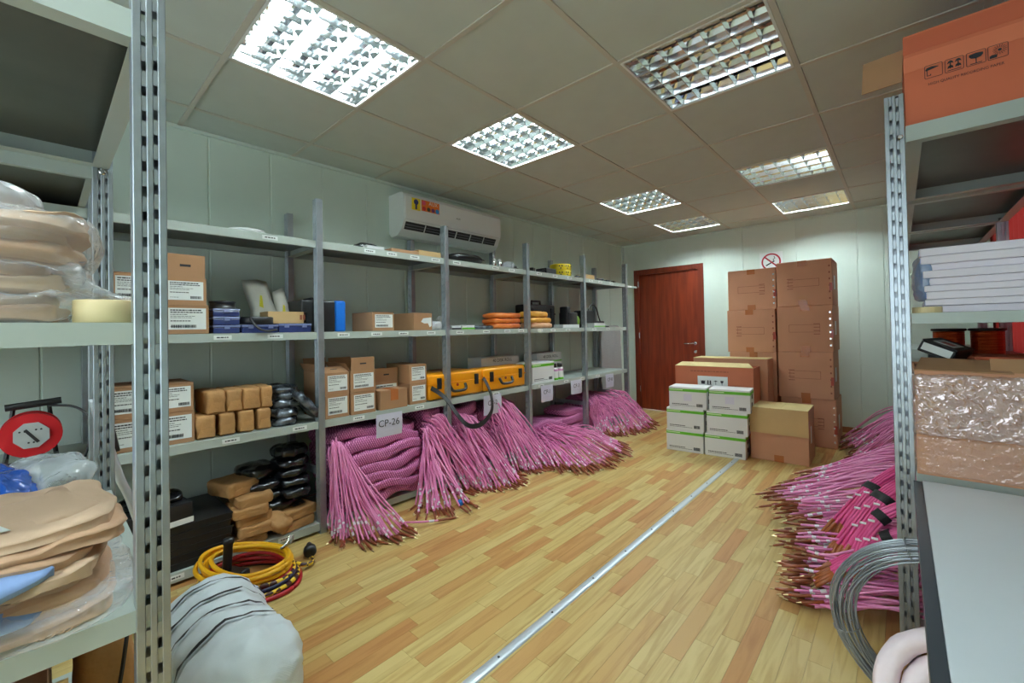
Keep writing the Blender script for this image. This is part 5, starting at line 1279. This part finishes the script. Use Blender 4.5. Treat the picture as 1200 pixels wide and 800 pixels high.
for a_, b_ in ((-0.024, 0.018), (0.02, 0.022), (0.0, -0.028)):
    for q in (-0.007, 0.007): MB().lathe([(0.0035, 0), (0.0035, 0.0015)], 8, Matrix.Translation((0.052, a_ + q, b_)) @ Matrix.Rotation(RX, 4, 'Y')).build('socket_hole', m_dark, o)
MB().box(0.052, 0.0535, -0.005, 0.005, -0.035, 0.03, Matrix.Rotation(0.6, 4, 'X')).build('cover_strip', m_dark, o)
MB().tube([(-0.07, -0.07, 0.012), (-0.07, -0.05, 0.225), (-0.07, 0.05, 0.225), (-0.07, 0.07, 0.012)], 0.009, 6).build('stand', m_black, t)
MB().tube([(0.07, -0.07, 0.012), (0.07, -0.03, 0.016), (0.07, 0.03, 0.016), (0.07, 0.07, 0.012)], 0.009, 6).tube([(-0.07, -0.07, 0.012), (0.07, -0.07, 0.012)], 0.009, 6).tube([(-0.07, 0.07, 0.012), (0.07, 0.07, 0.012)], 0.009, 6).build('foot_frame', m_black, t)
MB().tube([(0.0, -0.07, 0.232), (0.0, 0.085, 0.245)], 0.014, 8).build('handle', m_black, t)
MB().tube(spline([(0.0, 0.05, 0.228), (0.03, 0.12, 0.215), (0.06, 0.16, 0.17), (0.09, 0.165, 0.08), (0.10, 0.15, 0.006)], 6), 0.005, 6).build('cable_tail', m_black, t, smooth=True)
# bent tube leaning in the corner
t = thing('bent_tube', 'bent chrome tube leaning between the near unit and the cartons', 'tube', (0, 0, 0))
MB().tube(spline([(0.80, -0.398, 0.93), (0.80, -0.388, 0.87), (0.80, -0.370, 0.80), (0.80, -0.350, 0.715), (0.80, -0.328, 0.62), (0.80, -0.305, 0.55), (0.80, -0.285, 0.47), (0.80, -0.262, 0.36), (0.80, -0.24, 0.015)], 6), 0.014, 10).build('pipe', mat('dull_steel_tube', (196, 202, 208), 0.38, metal=0.5), t, smooth=True)
MB().tube(spline([(0.775, -0.382, 0.95), (0.775, -0.366, 0.87), (0.775, -0.348, 0.79), (0.775, -0.336, 0.72)], 6), 0.012, 8).build('black_sleeve', m_black, t, smooth=True)

# under the lower shelf
t = carton('open_carton', 'open brown carton under the tan overalls, bottom of the near unit', 'carton', (1.84, -0.695, 0.061), RX, 0.36, 0.44, 0.44, open_top=True)
MB().box(0.17, 0.20, -0.004, 0.0, 0.0, 0.46).build('edge_strip', m_card_pale, t)
t = thing('paper_sack', 'tall brown paper sack with a black cord under the near unit', 'sack', (1.64, -0.432, 0.061))
put('sack', blob_mesh(0.16, 0.10, 0.46, e=4, amp=0.012, ns=9, seed=9, n=10, name='sack'), m_paperbag, t)
MB().tube(spline([(0.085, 0.03, 0.44), (0.088, 0.02, 0.36), (0.088, 0.0, 0.22), (0.088, -0.01, 0.05)], 5), 0.004, 5).build('cord', m_black, t)

# ------------------------------------------------------------------ strapped white roll on the floor
def roll_mat():
    m = mat('white_woven_plastic', (214, 224, 228), 0.45, var=0.10, vscale=5)
    nt = m.node_tree; tc = nt.nodes.new('ShaderNodeTexCoord')
    br = nt.nodes.new('ShaderNodeTexWave'); br.bands_direction = 'X'; br.inputs['Scale'].default_value = 110; br.inputs['Distortion'].default_value = 1.0
    nz = nt.nodes.new('ShaderNodeTexNoise'); nz.noise_type = 'RIDGED_MULTIFRACTAL'; nz.inputs['Scale'].default_value = 9; nz.inputs['Detail'].default_value = 3
    ad = nt.nodes.new('ShaderNodeMath'); ad.operation = 'MULTIPLY_ADD'; ad.inputs[1].default_value = 0.06
    nt.links.new(tc.outputs['Object'], br.inputs['Vector']); nt.links.new(tc.outputs['Object'], nz.inputs['Vector'])
    nt.links.new(br.outputs['Fac'], ad.inputs[0]); nt.links.new(nz.outputs['Fac'], ad.inputs[2])
    bp = nt.nodes.new('ShaderNodeBump'); bp.inputs['Strength'].default_value = 0.5; bp.inputs['Distance'].default_value = 0.008
    nt.links.new(ad.outputs[0], bp.inputs['Height']); nt.links.new(bp.outputs['Normal'], nt.nodes['Principled BSDF'].inputs['Normal'])
    return m
t = thing('strapped_white_roll', 'bulging white woven roll with black straps on the floor', 'roll', (0.0, 0.0, 0.0))
straps = [1.20, 1.29, 1.38, 1.48]
CYR, RR = -0.135, 0.158
def rad(x):
    r = RR
    for s_ in straps: r -= 0.014 * math.exp(-((x - s_) / 0.020) ** 2)
    if x > 1.56: r *= max(0.0, 1 - ((x - 1.56) / 0.165) ** 2.4) ** 0.5
    if x < 1.19: r *= max(0.0, 1 - ((1.19 - x) / 0.10) ** 2.4) ** 0.5
    return r
def ring_pts(x, ex=0.0, n=40):
    r = rad(x) + ex; out = []
    for k in range(n):
        w = 2 * math.pi * k / n
        p = Vector((x, CYR + r * math.cos(w) * 0.98, 0.150 + r * math.sin(w) * 0.92))
        p += Vector((0, math.cos(w), math.sin(w))) * (noise.noise(Vector((x * 7, math.cos(w) * 1.6, math.sin(w) * 1.6))) * 0.016 + noise.noise(Vector((x * 24, math.cos(w) * 6, math.sin(w) * 6))) * 0.010) * min(1, r / 0.1)
        p.z = max(p.z, 0.004); out.append(p)
    return out
vs = []; fs = []; xs_ = [1.092 + 0.632 * k / 74 for k in range(75)]
for x in xs_: vs += ring_pts(x)
for i in range(74):
    for k in range(40): fs.append((i * 40 + k, i * 40 + (k + 1) % 40, i * 40 + 40 + (k + 1) % 40, i * 40 + 40 + k))
fs += [tuple(range(40))[::-1], tuple(74 * 40 + k for k in range(40))]
MB().add(vs, fs).build('roll_body', roll_mat(), t, smooth=True)
for s_ in straps:
    a_ = ring_pts(s_ - 0.006, 0.012); b_ = ring_pts(s_ + 0.006, 0.012)
    MB().add(a_ + b_, [(k, (k + 1) % 40, 40 + (k + 1) % 40, 40 + k) for k in range(40)]).build('strap', m_black, t)
put('gathered_end', blob_mesh(0.05, 0.12, 0.10, e=2.2, amp=0.025, ns=14, seed=12, n=10, ridge=True, name='gathered_end'), MATS['white_woven_plastic'], t, (1.69, -0.06, 0.03), rot=(0, 0.2, 0))

# ------------------------------------------------------------------ coiled coloured cables on the floor
t = thing('cable_coil', 'coil of yellow, red and dark blue cable with a black plug on the floor', 'cable coil', (0.735, 0.115, 0.0), 0.5)
m_yc = mat('yellow_cable', (236, 176, 30), 0.38); m_rc = mat('red_cable', (176, 24, 36), 0.38); m_bc = mat('navy_cable', (24, 28, 66), 0.4)
def checker_mat():
    m = mat('yellow_black_marking', (236, 196, 40), 0.4); nt = m.node_tree
    tc = nt.nodes.new('ShaderNodeTexCoord'); ck = nt.nodes.new('ShaderNodeTexChecker'); ck.inputs['Scale'].default_value = 38
    ck.inputs['Color1'].default_value = lin((240, 200, 50)); ck.inputs['Color2'].default_value = lin((60, 14, 26))
    nt.links.new(tc.outputs['Object'], ck.inputs['Vector']); nt.links.new(ck.outputs['Color'], nt.nodes['Principled BSDF'].inputs['Base Color'])
    return m
m_ck = checker_mat()
rg = random.Random(4)
def loop(name, m, rx_, ry_, z, r, seed, a0=0.0, a1=2 * math.pi, tilt=0.0, cx_=0.0, cy_=0.0):
    g_ = random.Random(seed); ph = g_.uniform(0, 6)
    pts = []
    for k in range(41):
        w = a0 + (a1 - a0) * k / 40
        pts.append((cx_ + rx_ * math.cos(w), cy_ + ry_ * math.sin(w), max(r, z + tilt * math.cos(w) + 0.006 * math.sin(2 * w + ph))))
    MB().tube(pts, r, 8).build(name, m, t, smooth=True)
for k, (nm_, m_, rx_, ry_, z_, r_) in enumerate((('red_cable', m_rc, 0.235, 0.17, 0.010, 0.010), ('marked_cable', m_ck, 0.222, 0.165, 0.026, 0.010), ('navy_cable', m_bc, 0.215, 0.158, 0.010, 0.010), ('navy_cable', m_bc, 0.21, 0.155, 0.043, 0.010), ('red_cable', m_rc, 0.20, 0.15, 0.026, 0.009), ('red_cable', m_rc, 0.192, 0.142, 0.052, 0.010), ('marked_cable', m_ck, 0.205, 0.15, 0.062, 0.009), ('red_cable', m_rc, 0.18, 0.13, 0.070, 0.009))):
    loop(nm_, m_, rx_, ry_, z_, r_, 600 + k)
for k, (rx_, ry_, z_, cx_, cy_) in enumerate(((0.20, 0.135, 0.085, -0.01, 0), (0.19, 0.14, 0.10, 0.0, 0.005), (0.215, 0.15, 0.10, -0.02, -0.01), (0.175, 0.12, 0.115, 0.005, 0.0), (0.205, 0.14, 0.118, -0.02, 0.0))):
    loop('yellow_cable', m_yc, rx_, ry_, z_, 0.0095, 620 + k, tilt=-0.012 + 0.006 * (k % 3), cx_=cx_, cy_=cy_)
# plug and lead
MB().tube(spline([(0.12, 0.148, 0.03), (0.17, 0.15, 0.026), (0.185, 0.19, 0.02), (0.15, 0.225, 0.02)], 6), [0.01] * 19, 8).build('plug_lead', m_ck, t, smooth=True)
mxp = Matrix.Translation((0.10, 0.275, 0.032)) @ Matrix.Rotation(0.75, 4, 'Z') @ Matrix.Rotation(RX, 4, 'X')
MB().lathe([(0.012, -0.05), (0.014, -0.02), (0.024, -0.012), (0.030, 0.0), (0.031, 0.03), (0.024, 0.04), (0.01, 0.042)], 16, mxp).build('plug', m_black, t, smooth=True)
MB().lathe([(0.0125, -0.06), (0.0145, -0.045)], 14, mxp).build('plug_collar', m_chrome, t)
MB().lathe([(0.012, 0.0), (0.021, 0.006), (0.019, 0.02), (0.019, 0.125), (0.022, 0.13), (0.022, 0.15), (0.016, 0.155)], 14, Matrix.Translation((-0.09, -0.035, 0.06)) @ Matrix.Rotation(-0.08, 4, 'X')).build('upright_plug', m_black, t, smooth=True)
put('plug_base', rbox_mesh(0.11, 0.09, 0.05, 0.012, 2, 'plug_base'), m_black, t, (-0.06, -0.03, 0.02))
for k in range(2): MB().tube(spline([(0.09, 0.09, 0.125), (0.10 + 0.02 * k, 0.12, 0.14), (0.09 + 0.02 * k, 0.15, 0.16)], 5), 0.005, 6).build('bare_end', m_chrome, t)
# ------------------------------------------------------------------ right hand shelving contents
t = thing('recording_paper_carton', 'orange carton printed HIGH QUALITY RECORDING PAPER on the top right shelf', 'carton', (3.26, 1.468, 1.827), 0)
w, d_, h = 0.43, 0.42, 0.31
put('body', carton_body(w, d_, h, open_top=True), m_card_orange, t)
mx = Matrix.Translation((-w / 2 + 0.004, 0.05, h - 0.05)) @ Matrix.Rotation(0.1, 4, 'Z')
MB().box(-0.115, 0.0, 0.0, 0.004, -0.11, 0.0, Matrix.Translation((-w / 2, 0.02, h - 0.03)) @ Matrix.Rotation(-0.25, 4, 'Z') @ Matrix.Rotation(0.06, 4, 'Y')).build('side_flap', m_card, t)
MB().box(-w / 2, w / 2, -0.003, 0.0, 0.0, 0.10, Matrix.Translation((0, 0.002, h)) @ Matrix.Rotation(-1.25, 4, 'X')).build('front_flap', m_card_orange, t)
MB().box(-w / 2 - 0.001, w / 2, -0.0012, 0.0, h - 0.062, h - 0.004).build('clear_tape', mat('glossy_orange_tape', (204, 106, 78), 0.15), t)
MB().box(-w / 2 - 0.001, w / 2, -0.0008, 0.0, 0.185, 0.236).build('pale_band', mat('pale_orange_print', (222, 124, 88), 0.6), t)
def icon_frame(cx, cz, s_):
    mb = MB(); hh = s_ / 2; b_ = 0.0016; y = -0.0016
    mb.quad(cx - hh + .004, cx + hh - .004, cz + hh - b_, cz + hh, y).quad(cx - hh + .004, cx + hh - .004, cz - hh, cz - hh + b_, y).quad(cx - hh, cx - hh + b_, cz - hh + .004, cz + hh - .004, y).quad(cx + hh - b_, cx + hh, cz - hh + .004, cz + hh - .004, y)
    for sx_ in (-1, 1):
        for sz_ in (-1, 1):
            P = [(cx + sx_ * (hh - .004 + .004 * math.cos(a)), cz + sz_ * (hh - .004 + .004 * math.sin(a))) for a in (0, .52, 1.05, 1.57)]
            Q = [(cx + sx_ * (hh - .004 + .0024 * math.cos(a)), cz + sz_ * (hh - .004 + .0024 * math.sin(a))) for a in (0, .52, 1.05, 1.57)]
            for i in range(3): mb.add([(P[i][0], y, P[i][1]), (P[i + 1][0], y, P[i + 1][1]), (Q[i + 1][0], y, Q[i + 1][1]), (Q[i][0], y, Q[i][1])], [(0, 1, 2, 3)])
    return mb
def poly(mb, pts, y=-0.0016): mb.add([(a, y, b) for a, b in pts], [tuple(range(len(pts)))])
IC = [(-0.142, 0.166), (-0.093, 0.168), (-0.044, 0.176), (0.003, 0.163)]
for k, (cx, cz) in enumerate(IC):
    cz = 0.166; s_ = 0.044
    mb = icon_frame(cx, cz, s_)
    if k == 0:     # umbrella
        poly(mb, [(cx - 0.020, cz + 0.008), (cx - 0.016, cz + 0.014), (cx - 0.004, cz + 0.016), (cx + 0.012, cz + 0.012), (cx + 0.012, cz + 0.010), (cx - 0.002, cz + 0.007), (cx - 0.018, cz + 0.004)])
        mb.quad(cx - 0.0165, cx - 0.0145, cz - 0.012, cz + 0.008, -0.0016); mb.quad(cx - 0.0165, cx - 0.006, cz - 0.014, cz - 0.012, -0.0016); mb.quad(cx - 0.008, cx - 0.006, cz - 0.013, cz - 0.008, -0.0016)
    elif k == 1:   # two trees over a line
        for q in (-0.009, 0.009):
            poly(mb, [(cx + q - 0.008, cz + 0.006), (cx + q - 0.005, cz + 0.014), (cx + q, cz + 0.017), (cx + q + 0.005, cz + 0.014), (cx + q + 0.008, cz + 0.006), (cx + q, cz + 0.010)])
            mb.quad(cx + q - 0.0015, cx + q + 0.0015, cz - 0.01, cz + 0.011, -0.0016)
            poly(mb, [(cx + q - 0.007, cz - 0.010), (cx + q - 0.006, cz - 0.002), (cx + q, cz + 0.002), (cx + q + 0.006, cz - 0.002), (cx + q + 0.007, cz - 0.010), (cx + q, cz - 0.006)])
        mb.quad(cx - 0.016, cx + 0.016, cz - 0.017, cz - 0.0145, -0.0016)
    elif k == 2:   # goblet
        poly(mb, [(cx - 0.015, cz + 0.014), (cx - 0.016, cz + 0.008), (cx - 0.011, cz + 0.001), (cx, cz - 0.002), (cx + 0.011, cz + 0.001), (cx + 0.016, cz + 0.008), (cx + 0.015, cz + 0.014), (cx, cz + 0.016)])
        mb.quad(cx - 0.0012, cx + 0.0012, cz - 0.016, cz, -0.0016); mb.quad(cx - 0.013, cx + 0.013, cz - 0.018, cz - 0.0155, -0.0016)
    else:          # sun rays and parcel
        for q in range(16):
            a = q * math.pi / 8; c_, s2 = math.cos(a), math.sin(a); ox, oz = cx + 0.004, cz + 0.004
            poly(mb, [(ox + c_ * 0.007 - s2 * 0.0006, oz + s2 * 0.007 + c_ * 0.0006), (ox + c_ * 0.007 + s2 * 0.0006, oz + s2 * 0.007 - c_ * 0.0006), (ox + c_ * 0.0155 + s2 * 0.0006, oz + s2 * 0.0155 - c_ * 0.0006), (ox + c_ * 0.0155 - s2 * 0.0006, oz + s2 * 0.0155 + c_ * 0.0006)])
        poly(mb, [(cx + 0.004 + 0.0045 * math.cos(q * 0.785), cz + 0.004 + 0.0045 * math.sin(q * 0.785)) for q in range(8)], -0.0017)
        poly(mb, [(cx - 0.018, cz - 0.018), (cx - 0.003, cz - 0.018), (cx - 0.001, cz - 0.009), (cx - 0.012, cz - 0.007), (cx - 0.018, cz - 0.010)], -0.0019)
    stuff(mb.build('handling_icon', m_ink, t))
text_on('HIGH QUALITY RECORDING PAPER', 0.0125, m_ink, t, (-0.070, -0.0018, 0.124), sx=0.86)

# stack of paper reams
zP = 1.1825
zz = zP
rg = random.Random(8)
for k in range(9):
    h = (0.024, 0.022, 0.026, 0.022, 0.024, 0.026, 0.022, 0.028, 0.028)[k]
    t = thing('paper_ream', 'white paper ream, %s in the stack on the right shelf' % ('lowest', 'second from below', 'third from below', 'fourth from below', 'middle one', 'fourth from the top', 'third from the top', 'second from the top', 'topmost')[k], 'paper', (3.285 + rg.uniform(-.004, .004) - (0.006 if k > 5 else 0), 1.64 + rg.uniform(-.006, .006), zz), rg.uniform(-.01, .01), 'paper reams on the right shelf')
    me = rbox_mesh(0.41, 0.297, h - 0.0012, 0.002, 1, 'sheets'); put('sheets', me, mat('stacked_paper', (236, 230, 242), 0.7, var=0.03, vscale=60, stretch=(0.2, 0.2, 6)), t)
    MB().box(-0.206, -0.2045, -0.14, 0.14, 0.002, h * 0.8).build('wrapper_edge', m_bluefilm, t)
    zz += h
bag('blue_wrapper', 'torn translucent blue wrapper at the left end of the paper stack', (3.082, 1.62, zP + 0.045), (0, 0, 0), (0.045, 0.26, 0.16), 701, clear_plastic('pale_blue_film', (120, 150, 196), 0.6, rough=0.3), None, amp=0.014, ns=12)
t = thing('tape_roll', 'yellowish tape roll left of the paper stack', 'tape roll', (3.085, 1.50, zP))
MB().lathe([(0.038, 0), (0.038, 0.02), (0.026, 0.02), (0.026, 0)], 28, closed=True).build('winding', MATS['cream_masking_tape'], t); MB().lathe([(0.026, 0.0), (0.026, 0.018), (0.024, 0.018), (0.024, 0.0)], 24, closed=True).build('core', m_card_pale, t)

# film wrapped carton
t = thing('wrapped_carton', 'large carton wrapped in shiny stretch film on the right shelf', 'carton', (3.262, 1.425, 0.646), 0)
w, d_, h = 0.43, 0.42, 0.345
put('body', carton_body(w, d_, h, open_top=True), m_card_red, t)
put('stretch_film', blob_mesh(w + 0.012, d_ + 0.014, 0.125, e=22, amp=0.003, ns=14, seed=77, n=24, ridge=True, name='stretch_film', stretch=(0.3, 0.3, 3.0)), clear_plastic('stretch_film', (244, 232, 230), 0.14, rough=0.1, bump=0.8, bscale=120), t, (0, d_ / 2, 0.004))
me = blob_mesh(w + 0.016, d_ + 0.020, h - 0.138, e=22, amp=0.006, ns=22, seed=79, n=40, ridge=True, name='stretch_film')
put('stretch_film', me, clear_plastic('crinkled_film', (240, 230, 234), 0.34, rough=0.08, bump=1.0, bscale=120), t, (0, d_ / 2, 0.128))
for q in ('crinkled_film', 'stretch_film'): MATS[q].node_tree.nodes['Principled BSDF'].inputs['Metallic'].default_value = 0.55
MB().prism([(-w / 2, 0.0), (-w / 2 + 0.22, -0.012), (-w / 2 + 0.20, 0.10), (-w / 2 + 0.02, 0.12)], 0, 0.004, 'z', Matrix.Translation((0, 0.0, h)) @ Matrix.Rotation(0.28, 4, 'X')).build('flap', m_card, t)
MB().box(-0.04, w / 2, 0.0, 0.004, 0.0, 0.05, Matrix.Translation((0, 0.005, h)) @ Matrix.Rotation(-0.6, 4, 'X')).build('flap', m_card, t)
t = carton('tool_box_carton', 'black and white printed tool carton tilted on the wrapped carton', 'carton', (3.10, 1.58, 0.992), -0.35, 0.10, 0.16, 0.045, m=m_black)
t.rotation_euler = (0.0, 0.42, -0.35); t.location.z = 1.03
MB().quad(-0.042, 0.042, 0.010, 0.036, -0.001).build('label', m_label, t); MB().box(-0.03, 0.03, 0.03, 0.12, 0.045, 0.0458).build('white_panel', m_label, t); MB().box(-0.015, 0.02, 0.05, 0.09, 0.0458, 0.0464).build('red_mark', m_redtape, t)
t = carton('shallow_carton', 'orange shallow carton lying inside the wrapped carton top', 'carton', (3.35, 1.60, 0.955), 0.1, 0.30, 0.20, 0.075, m=m_card_orange)
m_cu = mat('copper_wire', (190, 88, 40), 0.28, metal=0.85, c2=(150, 60, 26), vscale=5, stretch=(1, 1, 40), bump=0.4, bscale=60)
for k, x in enumerate((3.205, 3.345)):
    t = thing('wire_spool', '%s copper wire spool with black flanges on the right shelving' % ('left', 'right')[k], 'spool', (x, 2.68, 0.961), 0, 'copper wire spools')
    MB().lathe([(0.066, 0), (0.068, 0.003), (0.068, 0.008), (0.058, 0.011)], 28).build('lower_flange', m_black, t, smooth=True)
    prof = [(0.060 + 0.0012 * (i % 2), 0.012 + 0.0063 * i) for i in range(21)]
    MB().lathe(prof, 28).build('winding', m_cu, t, smooth=False)
    MB().lathe([(0.058, 0.139), (0.068, 0.142), (0.068, 0.15), (0.066, 0.153), (0.02, 0.153)], 28).build('upper_flange', m_black, t, smooth=True)
t = carton('low_black_box', 'low dark box in front of the copper spools', 'box', (3.30, 2.54, 0.961), 0, 0.36, 0.055, 0.022, m=m_black)

# ------------------------------------------------------------------ table at the right edge
m_table = mat('pale_grey_laminate', (214, 222, 230), 0.32, var=0.05, vscale=3)
t = thing('work_table', 'pale grey topped table with dark edge at the right', 'table', (0, 0, 0))
MB().box(3.058, 3.585, -0.55, 1.405, 0.588, 0.630).build('table_top', m_table, t)
MB().box(3.036, 3.0575, -0.55, 1.405, 0.584, 0.626).build('edge_band', mat('dark_edge_band', (52, 60, 68), 0.35), t)
for y in (-0.45, 1.30):
    for x in (3.50,): MB().box(x, x + 0.045, y, y + 0.045, 0, 0.588).build('leg', m_steel, t)
MB().box(3.09, 3.135, -0.45, -0.405, 0, 0.588).build('leg', m_steel, t); MB().box(3.40, 3.445, 1.34, 1.385, 0, 0.588).build('leg', m_steel, t)

# ------------------------------------------------------------------ wire coil and white padded roll
t = thing('wire_coil', 'large coil of grey galvanised wire standing under the table edge', 'wire coil', (3.095, 1.14, 0.272), 0.0)
rg = random.Random(21); m_wire = mat('galvanised_wire', (158, 166, 174), 0.35, metal=0.6)
for k in range(30):
    r_ = rg.uniform(0.205, 0.262); ph = rg.uniform(0, 6.28); yo = rg.uniform(-0.03, 0.03); sq = rg.uniform(-0.03, 0.03); cx = rg.uniform(-.006, .006)
    pts = []
    for q in range(49):
        w_ = 2 * math.pi * q / 48
        pts.append((cx + (r_ + sq * 0.2 * math.cos(2 * w_ + ph)) * math.cos(w_), yo + 0.012 * math.sin(w_ + ph), (r_ - sq * 0.2 * math.cos(2 * w_ + ph)) * math.sin(w_) * 0.99))
    MB().tube(pts, 0.0024, 5, cap=False).build('wire_turn', m_wire, t, smooth=True)
for a in (1.9, 3.4): MB().tube([(0.234 * math.cos(a) + 0.034 * math.cos(a) * math.cos(q * 0.63), 0.038 * math.sin(q * 0.63), 0.234 * math.sin(a) + 0.034 * math.sin(a) * math.cos(q * 0.63)) for q in range(11)], 0.002, 5).build('binding_wire', m_wire, t)
t = thing('padded_roll', 'thick white padded roll standing in front of the wire coil', 'roll', (3.122, 0.965, 0.200), 0.0); t.rotation_euler = (-0.5, 0, 0)
m_pad = mat('pinkish_white_padding', (236, 222, 228), 0.8, var=0.06, vscale=8, bump=0.5, bscale=20)
def spiral_mesh():
    th = 0.066; vs = []; fs = []; NT, NS = 150, 10
    for i in range(NT):
        a = 0.6 + i * 0.115; r_ = 0.025 + 0.0105 * a
        for j in range(NS * 2):
            w_ = 2 * math.pi * j / (NS * 2)
            cw, sw = math.cos(w_), math.sin(w_)
            rx_ = math.copysign(abs(cw) ** 0.9, cw) * th * 0.5 * 0.98; yy_2 = math.copysign(abs(sw) ** 0.5, sw) * 0.07
            rr_ = r_ + rx_ + 0.004 * noise.noise(Vector((math.cos(a) * 4, math.sin(a) * 4, w_)))
            vs.append((rr_ * math.cos(a), yy_2 + 0.008 * noise.noise(Vector((a, w_, 3.3))), rr_ * math.sin(a)))
    n2 = NS * 2
    for i in range(NT - 1):
        for j in range(n2): fs.append((i * n2 + j, i * n2 + (j + 1) % n2, i * n2 + n2 + (j + 1) % n2, i * n2 + n2 + j))
    fs.append(tuple(range(n2))); fs.append(tuple((NT - 1) * n2 + j for j in range(n2))[::-1])
    return MB().add(vs, fs)
sm_ = spiral_mesh(); mxr = max(math.hypot(v[0], v[2]) for v in sm_.v); kf = 0.203 / mxr; sm_.v = [(v[0] * kf, v[1], v[2] * kf) for v in sm_.v]
sm_.build('spiral_pad', m_pad, t, smooth=True)
